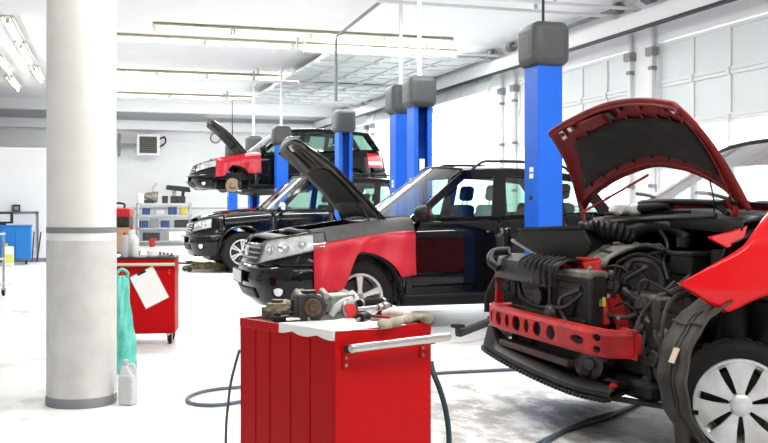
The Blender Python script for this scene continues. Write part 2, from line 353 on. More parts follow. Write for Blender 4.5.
def door(idx, y0, y1, opened):
    d = empty('door_%d' % idx, (WX, (y0+y1)/2, 0)); struct(d)
    L = y1-y0; ncol = 5; ph = 0.596; nrow = 6
    def section(lo, axis_pt, glazed):
        pass
    fr = MB(); pn = MB(); gl = MB()
    if not opened:
        x = 0.06
        for r in range(nrow):
            z0, z1 = r*ph, (r+1)*ph
            fr.box(x-0.03, x+0.03, -L/2, L/2, z0+0.004, z0+0.05); fr.box(x-0.03, x+0.03, -L/2, L/2, z1-0.05, z1-0.004)
            for c in range(ncol+1):
                yc = -L/2+c*L/ncol; hw = 0.035
                fr.box(x-0.028, x+0.028, max(-L/2, yc-hw), min(L/2, yc+hw), z0+0.05, z1-0.05)
            for c in range(ncol):
                a, b2 = -L/2+c*L/ncol+0.035, -L/2+(c+1)*L/ncol-0.035
                if r in (2, 3): gl.add([(x, a, z0+0.05), (x, b2, z0+0.05), (x, b2, z1-0.05), (x, a, z1-0.05)], [(0, 1, 2, 3)])
                else: pn.box(x-0.006, x+0.006, a, b2, z0+0.05, z1-0.05)
    else:                                         # rolled in under the ceiling: sections lie flat
        z = 4.06
        segs = [((-0.30, 3.47), (-0.13, 3.92))]+[((-0.55-r*ph, z), (-0.55-(r+1)*ph+0.008, z)) for r in range(nrow-1)]
        for (xa, za), (xb, zb) in segs:
            A, B = Vector((xa, 0, za)), Vector((xb, 0, zb)); dv = (B-A).normalized()
            for q in (A+dv*0.025, B-dv*0.025): fr.beam((q.x, -L/2, q.z), (q.x, L/2, q.z), 0.05, 0.06, up=Vector((0, 1, 0)).cross(dv))
            for c in range(ncol+1):
                yc = max(-L/2+0.035, min(L/2-0.035, -L/2+c*L/ncol))
                p0, p1 = A+dv*0.05, B-dv*0.05
                fr.beam((p0.x, yc, p0.z), (p1.x, yc, p1.z), 0.07, 0.055)
            for c in range(ncol):
                a, b2 = -L/2+c*L/ncol+0.035, -L/2+(c+1)*L/ncol-0.035
                p0, p1 = A+dv*0.05, B-dv*0.05
                pn.beam((p0.x, (a+b2)/2, p0.z), (p1.x, (a+b2)/2, p1.z), b2-a, 0.012)
    fr.build('panel_frame', 'alu', d, flat=True)
    pn.build('panel', 'panel', d, flat=True)
    if gl.v: gl.build('glass_pane', 'clear', d, flat=True)
    # tracks : up the jambs, round the bend and in under the ceiling
    for sgn, nm in ((-1, 'track'), (1, 'track')):
        y = sgn*(L/2+0.05)
        t = MB(); pts = [(-0.05, y, 0.02), (-0.05, y, 3.74)]
        pts += [(-0.05-0.32*(1-math.cos(a)), y, 3.74+0.32*math.sin(a)) for a in [PI/2*k/6 for k in range(1, 7)]]
        pts += [(-4.0, y, 4.07)]
        for p, q in zip(pts, pts[1:]): t.beam(p, q, 0.04, 0.06, up=(0, 1, 0))
        t.build(nm, 'alu', d, flat=True)
        hg = MB()
        for xx in (-1.6, -4.1): hg.box(xx-0.02, xx+0.02, y-0.02, y+0.02, 4.10, CH)
        hg.build('hanger', 'light_grey', d, flat=True)
        br = MB()
        for zz in (0.6, 1.5, 2.4, 3.2): br.box(-0.09, -0.005, y-0.05, y+0.05, zz, zz+0.05)
        br.box(-0.11, 0.0, y-0.09*1, y+0.09, 3.40, 3.52)
        br.build('track_bracket', 'mid_grey', d, flat=True)
    sh = MB().cyl((-0.18, -L/2-0.1, 4.20), (-0.18, L/2+0.1, 4.20), 0.035, n=12)
    for yy in (-L/2+0.1, L/2-0.1): sh.cyl((-0.18, yy-0.09, 4.20), (-0.18, yy+0.09, 4.20), 0.085, n=16)
    sh.build('spring_shaft', 'mid_grey', d)
    # little bolt heads / hinges on the frame
    hb = MB()
    if not opened:
        for r in range(1, nrow):
            for c in range(ncol+1):
                yc = -L/2+c*L/ncol
                hb.box(0.005, 0.03, max(-L/2+.01, yc-0.03), min(L/2-.01, yc+0.03), r*ph-0.045, r*ph+0.045)
    else:
        for r in range(1, nrow):
            for c in range(ncol+1):
                yc = -L/2+c*L/ncol
                hb.box(-0.55-r*ph-0.045, -0.55-r*ph+0.045, max(-L/2+.01, yc-0.03), min(L/2-.01, yc+0.03), z-0.06, z-0.03)
    hb.build('hinge', 'alu', d, flat=True)
for i, (y0, y1) in enumerate(doors):
    if y1 > 5: door(i, y0, y1, i in (3, 4))

# ------------------------------------------------------------- ceiling lamps
def tube_lamp(loc, length, rz, label, group, segs=3, double=False):
    t = empty('strip_light', loc, label, 'ceiling light', group, rz)
    h = MB().box(-length/2, length/2, -0.045, 0.045, -0.06, 0.0)
    h.build('housing', 'white_metal', t, flat=True)
    n = segs; seg = length/n
    for k in range(n):
        a = -length/2+k*seg
        MB().cyl((a+0.06, 0, -0.10), (a+seg-0.06, 0, -0.10), 0.022, n=10).build('tube', 'tube', t)
        for xx in (a+0.02, a+seg-0.05): MB().box(xx, xx+0.03, -0.03, 0.03, -0.135, -0.06).build('lamp_holder', 'cream', t, flat=True)
    MB().prism([(-length/2, -0.11, -0.05), (-length/2, -0.045, -0.002), (-length/2, 0.045, -0.002), (-length/2, 0.11, -0.05), (-length/2, 0.10, -0.055), (-length/2, 0.04, -0.012), (-length/2, -0.04, -0.012), (-length/2, -0.10, -0.055)], (length, 0, 0)).build('reflector', 'cream', t, flat=True)
    return t
M['tube'] = mat('lit_tube', (0.9, 0.9, 0.85), 0.5, emit=(1.0, 0.98, 0.92), estr=9.0)
M['cream'] = mat('cream_enamel', (0.62, 0.58, 0.42), 0.45)
rows = [(17.1, 1.25, 6.6, 'strip light row nearest the viewer on the ceiling, starting right of the pillar'),
        (18.4, 0.6, 7.2, 'second long strip light row on the ceiling, behind the nearest one'),
        (23.2, 0.7, 5.1, 'third long strip light row, ending above the opened ceiling door'),
        (27.9, 0.9, 7.2, 'fourth long strip light row, above the raised car')]
for Y, x0, x1, lab in rows:
    tube_lamp(((x0+x1)/2, Y, CH+0.002), x1-x0, 0, lab, 'long strip lights across the bays', segs=4)
# two lengthwise rows on the left
left = [(PZ(14, 33, 4.2), 'pair of tubes topmost in the strip of lamps left of the pillar'), (PZ(26, 55, 4.2), 'middle lamp in the strip of lamps just left of the pillar'),
        (PZ(38, 76, 4.2), 'lowest lamp in the strip of lamps just left of the pillar'), (PZ(5, 67, 4.2), 'upper lamp of the strip at the far left edge of the ceiling'),
        (PZ(14, 85, 4.2), 'lower lamp of the strip at the far left edge of the ceiling')]
for p, lab in left:
    tube_lamp((p.x, p.y, CH+0.002), 2.3, R(88), lab, 'short lamps on the left ceiling', segs=1)
def area(loc, sx, sy, power, col=(1, 0.985, 0.95), rot=(0, 0, 0)):
    l = bpy.data.lights.new('lamp_light', 'AREA'); l.shape = 'RECTANGLE'; l.size = sx; l.size_y = sy; l.energy = power; l.color = col
    o = bpy.data.objects.new('lamp_light', l); COL.objects.link(o); o.location = loc; o.rotation_euler = rot; return o
for Y, x0, x1, lab in rows: area(((x0+x1)/2, Y, CH-0.20), x1-x0, 0.12, 110)
for Y in (1.0, 6.0, 11.5):                        # the same lamp rows carry on over the front of the shop, above the frame
    tube_lamp((2.6, Y, CH+0.002), 6.0, 0, 'strip light row overhead above the front bays, out of the frame', 'strip lights above the front bays', segs=4)
    area((2.6, Y, CH-0.20), 6.0, 0.12, 110)

# ------------------------------------------------------------- pillar
PC = PZ(82, 408, 0); PC = Vector((PC.x, PC.y+0.18, 0))
PR = 0.212
pl = empty('pillar', (PC.x, PC.y, 0)); struct(pl)
n = 56
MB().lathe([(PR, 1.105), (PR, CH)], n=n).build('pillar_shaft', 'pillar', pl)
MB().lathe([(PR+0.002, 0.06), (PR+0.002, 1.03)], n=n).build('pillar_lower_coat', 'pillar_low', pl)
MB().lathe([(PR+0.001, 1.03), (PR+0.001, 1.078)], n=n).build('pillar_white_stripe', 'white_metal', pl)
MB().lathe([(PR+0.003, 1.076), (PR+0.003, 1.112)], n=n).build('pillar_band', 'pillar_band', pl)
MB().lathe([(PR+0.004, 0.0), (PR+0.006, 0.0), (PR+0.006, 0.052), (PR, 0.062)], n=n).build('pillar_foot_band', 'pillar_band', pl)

# ------------------------------------------------------------- left partition
PYY = 23.2
p = MB().box(-7, -0.55, PYY, PYY+0.12, 0, 2.50)
struct(p.build('wall_partition', 'wall', flat=True, bevel=0.02))
struct(MB().box(-0.67, -0.55, PYY+0.12, BY-0.1, 0, 2.50).build('wall_partition_side', 'wall', flat=True))
struct(MB().box(-7, -0.75, PYY-0.03, PYY-0.003, 1.06, 1.11).build('trim_6', 'mid_grey', flat=True))
struct(MB().box(-0.79, -0.75, PYY-0.03, PYY-0.003, 0.0, 1.11).build('trim_7', 'mid_grey', flat=True))
struct(MB().box(-7, -0.56, PYY-0.02, PYY-0.003, 0.0, 0.09).build('baseboard_left', 'mid_grey', flat=True))

# world and camera
wd = bpy.data.worlds.new('daylight'); bpy.context.scene.world = wd; wd.use_nodes = True
bg = wd.node_tree.nodes['Background']; bg.inputs['Color'].default_value = (0.93, 0.97, 1.0, 1); bg.inputs['Strength'].default_value = 2.4
cam = bpy.data.cameras.new('camera'); co = bpy.data.objects.new('camera', cam); COL.objects.link(co)
co.location = (0, 0, CAMZ); co.rotation_euler = (R(90), 0, R(-YAW))
cam.sensor_width = 36; cam.lens = 36*FPX/768; cam.shift_y = -(221.5-HOR)/768; cam.clip_end = 200; cam.clip_start = 0.05
S = bpy.context.scene; S.camera = co
S.view_settings.view_transform = 'Standard'; S.view_settings.look = 'None'; S.view_settings.gamma = 1.0; S.view_settings.exposure = 1.05
try: S.view_settings.use_curve_mapping = False
except Exception: pass
# ================================================================= cars
def make_plan(pts):
    q = [Vector((a, b, 0)) for a, b in pts]; c = catmull(q, 24)
    s = [0.0]
    for a, b in zip(c, c[1:]): s.append(s[-1]+(b-a).length)
    return c, s
class Body:
    """half outline in plan (nose centre -> side -> tail centre) with a vertical section; gives points of the skin"""
    def __init__(B, P):
        B.P = P; B.c, B.s = make_plan(P['plan']); B.S = B.s[-1]
        B.ztop = P['ztop']; B.zbot = P['zbot']
    def at(B, s):
        s = max(0, min(B.S, s)); i = 0
        lo, hi = 0, len(B.s)-1
        while hi-lo > 1:
            m = (lo+hi)//2
            if B.s[m] <= s: lo = m
            else: hi = m
        t = (s-B.s[lo])/max(1e-9, B.s[hi]-B.s[lo])
        p = B.c[lo].lerp(B.c[hi], t)
        a = B.c[max(lo-2, 0)]; b = B.c[min(hi+2, len(B.c)-1)]
        if lo < 2: a = Vector((B.c[2].x, -B.c[2].y, 0)) if lo == 0 else B.c[0]
        if hi > len(B.c)-3: b = Vector((B.c[-3].x, -B.c[-3].y, 0)) if hi == len(B.c)-1 else B.c[-1]
        d = (b-a).normalized(); n = Vector((-d.y, d.x, 0))
        return p, n
    def s_of_x(B, x):                     # on the flank
        best = None
        lo = next(i for i, p in enumerate(B.c) if p.x > 0.45*0.6 or i > len(B.c)*0.2)
        for i in range(1, len(B.c)):
            if B.c[i-1].x <= x <= B.c[i].x and B.c[i].y > 0.3*max(p.y for p in B.c):
                t = (x-B.c[i-1].x)/max(1e-9, B.c[i].x-B.c[i-1].x); return lerp(B.s[i-1], B.s[i], t)
        return 0
    def skin(B, s, z, off=0.0, side=-1):
        p, n = B.at(s); P = B.P
        zt = sinterp(B.ztop, p.x); z0 = 0.25
        k = (z-z0)/(zt-z0)
        f = 1-smooth((p.x-0.15)/0.55)     # 1 at the nose
        r = smooth((p.x-(P['L']-0.6))/0.5)
        o = -0.07*max(0, (0.22-k)/0.22)**2-0.10*max(0, (k-0.78)/0.22)**2*(1-f)
        o += 0.012*math.sin(max(0, min(1, (k-0.15)/0.5))*PI)
        o += f*(0.05*math.exp(-((z-P.get('bump_z', 0.5))/0.13)**2)-0.32*max(0, z-P.get('lean_z', 0.62)))
        o += r*(0.05*math.exp(-((z-0.5)/0.12)**2)-0.12*max(0, z-0.7))
        q = p+n*(o+off)
        return Vector((q.x, side*q.y, z))
    def patch(B, srange, zlo, zhi, off=0.0, side=-1, ns=10, nz=5):
        rows = []
        for j in range(nz+1):
            row = []
            for i in range(ns+1):
                s = lerp(srange[0], srange[1], i/ns)
                a = zlo(s) if callable(zlo) else zlo; b = zhi(s) if callable(zhi) else zhi
                row.append(B.skin(s, lerp(a, b, j/nz), off, side))
            rows.append(row)
        return rows

def wheel(parent, c, r, w, face=-1, kind='alloy5', steer=0.0, rim=0.66, hub='alloy'):
    """tyre with rim (and hubcap) as sub-parts; face = side of the visible face along y"""
    mt = Matrix.Translation(c)@Matrix.Rotation(steer, 4, 'Z')
    ax = (0, face, 0); ri = r*rim
    t = MB().lathe([(ri, -w/2+0.01), (ri+0.02, -w/2), (r-0.035, -w/2-0.004), (r-0.008, -w/2+0.02), (r, -w/2+0.045), (r, w/2-0.045), (r-0.008, w/2-0.02), (r-0.035, w/2+0.004), (ri+0.02, w/2), (ri, w/2-0.01), (ri-0.02, w/2-0.03), (ri-0.02, -w/2+0.03), (ri, -w/2+0.01)], axis=ax, n=48)
    for k in range(36):                       # tread blocks
        a = 2*PI*k/36
        for yy in (-w/2+0.06, 0, w/2-0.06):
            t.obox(((r+0.001)*math.cos(a), yy, (r+0.001)*math.sin(a)), (0.006, 0.045, 0.035), (0, -a, 0))
    ty = t.xform(mt).build('tyre', 'rubber', parent)
    b = MB().lathe([(ri-0.002, w/2-0.012), (ri-0.012, w/2-0.002), (ri-0.026, w/2-0.014), (ri-0.03, w/2-0.07), (ri-0.05, -w/2+0.02)], axis=ax, n=48)
    b.xform(mt).build('rim', hub, ty)
    bk = MB().lathe([(0.0, w/2-0.10), (ri*0.72, w/2-0.10), (ri*0.74, w/2-0.12), (ri*0.74, w/2-0.13), (0, w/2-0.13)], axis=ax, n=32)
    bk.xform(mt).build('brake_disc', 'dark_steel', ty)
    sp = MB(); n = {'alloy5': 5, 'alloy6': 6, 'cap7': 7}[kind]
    h0 = w/2-0.03; h1 = w/2-0.015
    for k in range(n):
        a = 2*PI*k/n+PI/2
        def rad(rr, da, hh):
            return Vector((rr*math.cos(a+da), face*hh, rr*math.sin(a+da)))
        if kind == 'alloy5':
            for sg in ((-1, 1),):
                outl = [(0.16, 0.42), (0.45, 0.20), (0.93, 0.155)]
                L = [rad(ri*q, dd, h0+0.012*(1-q)) for q, dd in outl]; Rr = [rad(ri*q, -dd, h0+0.012*(1-q)) for q, dd in outl]
                poly = L+Rr[::-1]
                sp.prism(poly, (0, -face*0.035, 0))
        elif kind == 'alloy6':
            for off in (-0.13, 0.13):
                outl = [(0.2, 0.16), (0.55, 0.085), (0.93, 0.075)]
                L = [rad(ri*q, off+dd, h0) for q, dd in outl]; Rr = [rad(ri*q, off-dd, h0) for q, dd in outl]
                sp.prism(L+Rr[::-1], (0, -face*0.035, 0))
        else:
            outl = [(0.15, 0.46), (0.30, 0.30), (0.6, 0.31), (0.80, 0.335), (0.97, 0.36)]
            hh = lambda q: w/2+0.004+0.012*math.sin(PI*min(1, q/0.97))
            L = [rad(ri*q, dd*(1 if q < 0.25 else 1), hh(q)) for q, dd in outl]; Rr = [rad(ri*q, -dd, hh(q)) for q, dd in outl]
            mid = [rad(ri*q, 0, hh(q)+0.008) for q, dd in outl]
            nn = len(outl); vs = L+mid+Rr; fs = []
            for j in range(nn-1): fs += [(j, j+1, nn+j+1, nn+j), (nn+j, nn+j+1, 2*nn+j+1, 2*nn+j)]
            back = [v+Vector((0, -face*0.018, 0)) for v in L+Rr]
            sp.add(vs, fs)
            # side skirts of the spoke
            for side in (L, Rr):
                sp.grid([side, [v+Vector((0, -face*0.02, 0)) for v in side]])
    if kind == 'cap7':
        sp.lathe([(ri*1.03, w/2-0.008), (ri*1.02, w/2+0.010), (ri*0.97, w/2+0.012), (ri*0.93, w/2+0.002), (ri*0.92, w/2-0.01)], axis=ax, n=48)
        sp.lathe([(ri*0.26, w/2-0.01), (ri*0.25, w/2+0.014), (ri*0.20, w/2+0.024), (0.0, w/2+0.028)], axis=ax, n=28)
        nm = 'hubcap'
    else:
        sp.lathe([(ri*0.26, h0-0.02), (ri*0.26, h0+0.004), (ri*0.17, h0+0.008), (ri*0.15, h0+0.002), (0, h0+0.002)], axis=ax, n=24)
        nm = 'spokes'
    sp.xform(mt).build(nm, 'hubcap' if kind == 'cap7' else hub, ty)
    if kind != 'cap7':
        MB().lathe([(0.034, h0), (0.032, h0+0.010), (0, h0+0.012)], axis=ax, n=16).xform(mt).build('centre_cap', 'mid_grey', ty)
        for k in range(5):
            a = 2*PI*k/5+PI/2+0.63
            MB().cyl((0.055*math.cos(a), face*(h0), 0.055*math.sin(a)), (0.055*math.cos(a), face*(h0+0.014), 0.055*math.sin(a)), 0.010, n=6).xform(mt).build('wheel_nut', 'dark_steel', ty)
    return ty

def seat(parent, x, y, z, m='seat', headm=None, w=0.50):
    s = MB()
    s.obox((x, y, z), (0.50, w, 0.14), (0, R(-6), 0))
    c = s.build('seat_cushion', 'seat', parent, bevel=0.04, bseg=3)
    MB().obox((x+0.29, y, z+0.34), (0.13, w*0.96, 0.60), (0, R(14), 0)).build('seat_backrest', m, parent, bevel=0.045, bseg=3)
    h = MB().obox((x+0.40, y, z+0.76), (0.10, 0.25, 0.17), (0, R(10), 0))
    h.build('headrest', headm or m, parent, bevel=0.04, bseg=3)
    st = MB()
    for yy in (-0.06, 0.06): st.cyl((x+0.365, y+yy, z+0.6), (x+0.39, y+yy, z+0.70), 0.007, n=6)
    st.build('headrest_post', 'steel', parent)

def suv(name, label, cat, loc, P, group=None):
    t = empty(name, loc, label, cat, group); B = Body(P); L, W, H = P['L'], P['W'], P['H']
    hubs, wr, ar, hz = P['hubs'], P['wr'], P['ar'], P.get('az', P['wr'])
    xc = P['cowl']; paint = P.get('paint', 'black_paint'); doorsx = P['doors']; hood_open = P.get('hood_open')
    xs0 = P.get('xs0', None)              # where the skin starts (front stripped off)
    def zb(x):
        z = sinterp(P['zbot'], x)
        for h in hubs:
            d = abs(x-h)
            if d < ar: z = max(z, hz+math.sqrt(ar*ar-d*d))
        return z
    def stations(xa, xb, n):
        st = [xa+(xb-xa)*i/n for i in range(n+1)]
        for h in hubs:
            for k in range(0, 25):
                st.append(h-ar*math.cos(PI*k/24))
            st += [h-ar-0.004, h+ar+0.004]
        e = 1e-4
        return sorted(set(round(min(xb, max(xa, v)), 5) for v in st))
    nz = 16
    def panel(nm, xa, xb, side, gap=0.004, parts=None, m=paint, zlo=None, zhi=None, off=0.0):
        st = stations(xa+gap, xb-gap, max(3, int((xb-xa)/0.08)))
        rows = []
        for x in st:
            s = B.s_of_x(x); a = zlo if zlo is not None else zb(x); b = zhi if zhi is not None else sinterp(B.ztop, x)
            rows.append([B.skin(s, lerp(a, b, j/nz), off, side) for j in range(nz+1)])
        return MB().grid(rows).build(nm, m, t, solid=0.018, soff=-1 if side < 0 else 1)
    sx = 0.55 if xs0 is None else xs0     # where flank panels begin behind the nose
    ss = B.s_of_x(sx)
    for side in (-1, 1):
        if not P.get('no_fender'):
            panel('front_fender', sx, doorsx[0], side)
        for a, b in zip(doorsx, doorsx[1:-1] if P.get('quarter') else doorsx[1:]):
            dr = panel('door', a, b, side)
            s0 = B.s_of_x(b-0.20); s1 = B.s_of_x(b-0.04); hzz = P['handle_z']
            hm = MB().tube([B.skin(lerp(s0, s1, q), hzz, o, side) for q, o in ((0, 0.0), (0.08, 0.03), (0.5, 0.042), (0.92, 0.03), (1, 0.0))], 0.013, n=8, sm=4)
            hm.build('door_handle', paint, dr)
        xq = doorsx[-1] if not P.get('quarter') else doorsx[-2]
        panel('rear_quarter', xq, L-0.45, side)
        # sill moulding, wheel arch liners
        st = [hubs[0]+ar+0.02+(hubs[1]-hubs[0]-2*ar-0.04)*i/16 for i in range(17)]
        zs = sinterp(P['zbot'], L/2)
        MB().grid([[B.skin(B.s_of_x(x), zs+dz, 0.006+o, side) for dz, o in ((-0.02, -0.06), (-0.015, 0), (0.05, 0.008), (0.085, 0.002))] for x in st]).build('sill_moulding', P.get('trim', 'black_plastic'), t, solid=0.01)
        for h in hubs:
            if P.get('no_front_liner') and h == hubs[0]: continue
            lin = []
            yy = abs(B.skin(B.s_of_x(h), 0.6).y)
            for k in range(19):
                a = PI*k/18
                x = h-(ar)*math.cos(a); z = hz+ar*math.sin(a)
                yo = abs(B.skin(B.s_of_x(max(x, 0.2)), z, -0.006).y)
                lin.append([(x, side*yo, z), (x, side*(yy-0.40), z)])
            MB().grid(lin).build('wheel_arch_liner', 'black_plastic', t, solid=0.008)
            if P.get('flare'):
                pts = []
                for k in range(25):
                    a = PI*k/24; x = h-(ar+0.018)*math.cos(a); z = hz+(ar+0.018)*math.sin(a)
                    pts.append(B.skin(B.s_of_x(max(x, 0.2)), z, 0.006, side))
                MB().tube(pts, 0.018, n=8, sm=0).build('arch_trim', paint, t)
        # mirror
        mx, my, mz = P['mirror']
        mr = MB().sphere((mx, side*my, mz), (0.085, 0.125, 0.085), 18, 12)
        for v in mr.v:
            if v.x > mx+0.02: v.x = mx+0.02+(v.x-mx-0.02)*0.25
        mo = mr.build('mirror', P.get('mirror_mat', paint), t)
        MB().beam((mx, side*(my-0.08), mz-0.05), (mx+0.02, side*(my-0.22), mz-0.09), 0.05, 0.05).build('mirror_stalk', 'black_plastic', mo)
        MB().obox((mx+0.042, side*my, mz), (0.004, 0.18, 0.11)).build('mirror_glass', 'chrome', mo)
    # ------- nose and tail skins
    bz = P.get('nose_break', 0.62)
    if xs0 is None:
        for side in (-1, 1):
            pass
        def nose(zlo, zhi, off=0.0, s1=None, ns=18, nz2=8):
            s1 = ss-0.004 if s1 is None else s1
            a = B.patch((s1, 0), zlo, zhi, off, -1, ns, nz2); b = B.patch((0, s1), zlo, zhi, off, 1, ns, nz2)
            return [ra+rb[1:] for ra, rb in zip(a, b)]
        def zbs(s): return zb(B.at(s)[0].x)
        def zts(s): return sinterp(B.ztop, B.at(s)[0].x)
        MB().grid(nose(zbs, lambda s: max(bz, zbs(s)))).build('front_bumper', paint, t, solid=0.02, soff=0)
        MB().grid(nose(lambda s: max(bz+0.004, zbs(s)), zts)).build('nose_panel', paint, t, solid=0.02, soff=0)
        # grille with slats
        gw = P['grille_s']; g0, g1 = P['grille_z']
        gr = MB().grid(nose(g0, g1, 0.016, gw, 10, 6)).build('grille', 'black_plastic', t, solid=0.006)
        for k in range(P.get('slats', 4)):
            z = lerp(g0, g1, (k+0.5)/P.get('slats', 4))
            MB().tube([p for p in nose(z, z+0.001, 0.026, gw, 10, 1)[0]], 0.010, n=6, sm=0).build('grille_slat', P.get('slat_mat', 'mid_grey'), gr)
        MB().lathe([(0.001, 0.0), (0.045, 0.0), (0.055, -0.008), (0.060, -0.02)], c=B.skin(0, (g0+g1)/2, 0.045)+Vector((0, 0, 0)), axis=(-1, 0, 0), n=24).build('emblem', 'chrome', gr)
        # lower intake, plate
        MB().grid(nose(P['intake_z'][0], P['intake_z'][1], 0.016, P['grille_s']*1.05, 10, 4)).build('lower_intake', 'black_plastic', t, solid=0.006)
        q = B.skin(0, P['plate_z'], 0.02)
        pb = MB().obox((q.x-0.012, 0, q.z), (0.014, 0.54, 0.14)).build('plate_holder', 'black_plastic', t, bevel=0.004)
        MB().obox((q.x-0.022, 0, q.z), (0.006, 0.52, 0.115)).build('number_plate', 'plate', pb, bevel=0.002)
        # headlights
        for side in (-1, 1):
            h0, h1, hlo, hhi = P['lamp']; xtip = h1
            f0 = lambda s: lerp(hlo[0], hlo[1], (s-h0)/(h1-h0)); f1 = lambda s: lerp(hhi[0], hhi[1], ((s-h0)/(h1-h0))**0.8)
            hb = MB().grid(B.patch((h0, h1), f0, f1, 0.016, side, 14, 8)).build('headlamp', 'lamp_back', t, solid=0.004)
            for q, rr in ((0.20, 0.055), (0.45, 0.062), (0.70, 0.042)):
                s = lerp(h0, h1, q); z = (f0(s)+f1(s))/2
                p = B.skin(s, z, 0.020, side); p2 = B.skin(s, z, 0.032, side); d = (p2-p).normalized()
                MB().lathe([(0.0, 0.0), (rr*0.55, 0.004), (rr*0.92, 0.018), (rr, 0.022), (rr*0.95, 0.010), (rr*0.95, -0.02)], c=p, axis=d, n=22).build('reflector', 'chrome', hb)
                MB().sphere(p+d*0.012, rr*0.38, 12, 8).build('bulb_lens', 'lamp_lens', hb)
            MB().grid(B.patch((h0, h1), f0, f1, 0.036, side, 14, 8)).build('lens_cover', 'lamp_clear', hb)
            rim = B.patch((h0, h1), f0, f1, 0.022, side, 14, 8)
            edge = rim[0]+[r[-1] for r in rim[1:]]+rim[-1][::-1][1:]+[r[0] for r in rim[::-1][1:]]
            MB().tube(edge, 0.010, n=6, sm=0).build('lamp_rim', 'black_plastic', hb)
            s = P['fog'][0]; p = B.skin(s, P['fog'][1], 0.0, side); d = (B.skin(s, P['fog'][1], 0.03, side)-p).normalized()
            fg = MB().lathe([(0.075, 0.012), (0.06, 0.014), (0.055, -0.01), (0.0, -0.01)], c=p, axis=d, n=22).build('fog_lamp', 'black_plastic', t)
            MB().lathe([(0.05, 0.012), (0.03, 0.020), (0.0, 0.023)], c=p, axis=d, n=20).build('fog_lens', 'lamp_lens', fg)
    sr = B.s_of_x(L-0.45)
    def tail(zlo, zhi, off=0.0, s1=None, ns=16, nz2=8):
        s1 = sr+0.004 if s1 is None else s1
        a = B.patch((s1, B.S), zlo, zhi, off, -1, ns, nz2); b = B.patch((B.S, s1), zlo, zhi, off, 1, ns, nz2)
        return [ra+rb[1:] for ra, rb in zip(a, b)]
    zbs = lambda s: zb(B.at(s)[0].x); zts = lambda s: sinterp(B.ztop, B.at(s)[0].x)
    MB().grid(tail(zbs, 0.64)).build('rear_bumper', paint, t, solid=0.02, soff=0)
    MB().grid(tail(0.648, zts)).build('tailgate', paint, t, solid=0.02, soff=0)
    for side in (-1, 1):
        z0, z1 = P['tail_z']; sA = B.s_of_x(L-0.46)-0.10; sB = sA+0.42
        tl = MB().grid(B.patch((sA, sB), z0, z1, 0.014, side, 8, 6)).build('tail_lamp', 'tail_red', t, solid=0.012)
        MB().grid(B.patch((sA+0.03, sB-0.05), lerp(z0, z1, 0.22), lerp(z0, z1, 0.42), 0.020, side, 6, 3)).build('reversing_lens', 'lamp_lens', tl)
    # ------- top of the body: fenders, bay, hood
    def edge_y(x, off=0.0): return abs(B.skin(B.s_of_x(x), sinterp(B.ztop, x), off).y)
    def edge_z(x): return sinterp(B.ztop, x)
    xh0 = P.get('hood_x0', 0.14)
    if xs0 is None and not hood_open:
        rows = []
        for i in range(15):
            x = lerp(xh0, xc, i/14); ye = edge_y(x) if x > 0.3 else lerp(edge_y(0.3)*0.86, edge_y(0.3), (x-xh0)/(0.3-xh0))
            rows.append([(x, ye*q, edge_z(x)+0.05*(1-q*q)*min(1, i/4+0.3)+0.018*(1 if abs(q) < 0.5 else 0)) for q in [k/8 for k in range(-8, 9)]])
        MB().grid(rows).build('hood', paint, t, solid=0.02)
    if xs0 is None and hood_open:
        for side in (-1, 1):
            rows = []
            for i in range(13):
                x = lerp(0.25, xc, i/12); ye = edge_y(x)
                rows.append([(x, side*ye, edge_z(x)), (x, side*(ye-0.05), edge_z(x)+0.012), (x, side*(ye-0.12), edge_z(x)+0.008), (x, side*(ye-0.14), edge_z(x)-0.03), (x, side*(ye-0.15), edge_z(x)-0.30)])
            MB().grid(rows).build('fender_top', paint, t, solid=0.012)
        # slam panel and bay
        rows = [[(xx, y*1.0, z) for y in [k/6*edge_y(0.35)*0.84 for k in range(-6, 7)]] for xx, z in ((0.17, edge_z(0.2)-0.005), (0.27, edge_z(0.25)+0.02), (0.34, edge_z(0.3)+0.01), (0.36, edge_z(0.3)-0.28))]
        MB().grid(rows).build('slam_panel', P.get('bay_mat', 'dusty_black'), t, solid=0.01)
        bay = MB().box(0.36, xc+0.02, -W/2+0.18, W/2-0.18, 0.42, edge_z(0.5)-0.30); bay.build('engine_bay_floor', 'dusty_black', t)
        MB().box(xc-0.02, xc+0.05, -W/2+0.14, W/2-0.14, 0.5, edge_z(xc)-0.01).build('firewall', 'black_plastic', t)
        zt = edge_z(0.6)
        MB().obox((0.66, -0.05, zt-0.15), (0.40, 0.62, 0.20), (0, R(-4), 0)).build('engine_cover', 'mid_grey', t, bevel=0.03)
        MB().obox((0.60, 0.52, zt-0.12), (0.28, 0.30, 0.22)).build('air_box', 'black_plastic', t, bevel=0.02)
        MB().obox((0.56, -0.55, zt-0.14), (0.26, 0.20, 0.20)).build('battery', 'dusty_black', t, bevel=0.01)
        MB().cyl((0.95, -0.5, zt-0.16), (0.95, -0.5, zt+0.0), 0.06, n=16).build('brake_reservoir', 'plastic_film', t)
        MB().tube([(0.50, 0.40, zt-0.05), (0.46, 0.1, zt-0.01), (0.50, -0.25, zt-0.03), (0.62, -0.4, zt-0.08)], 0.035, n=10).build('intake_hose', 'black_plastic', t)
        for k in range(4):
            y = -0.5+0.3*k
            MB().tube([(0.42, y, zt-0.10), (0.6, y+0.1, zt-0.02), (0.85, y-0.06, zt-0.05), (1.0, y+0.02, zt-0.10)], 0.012, n=6).build('hose', 'dusty_black', t)
        # hood raised on its hinges
        ang = hood_open; hl = P['hood_len']; ye0, ye1 = edge_y(xc)-0.05, edge_y(0.45)*0.93
        org = Vector((xc-0.02, 0, edge_z(xc)+0.02))
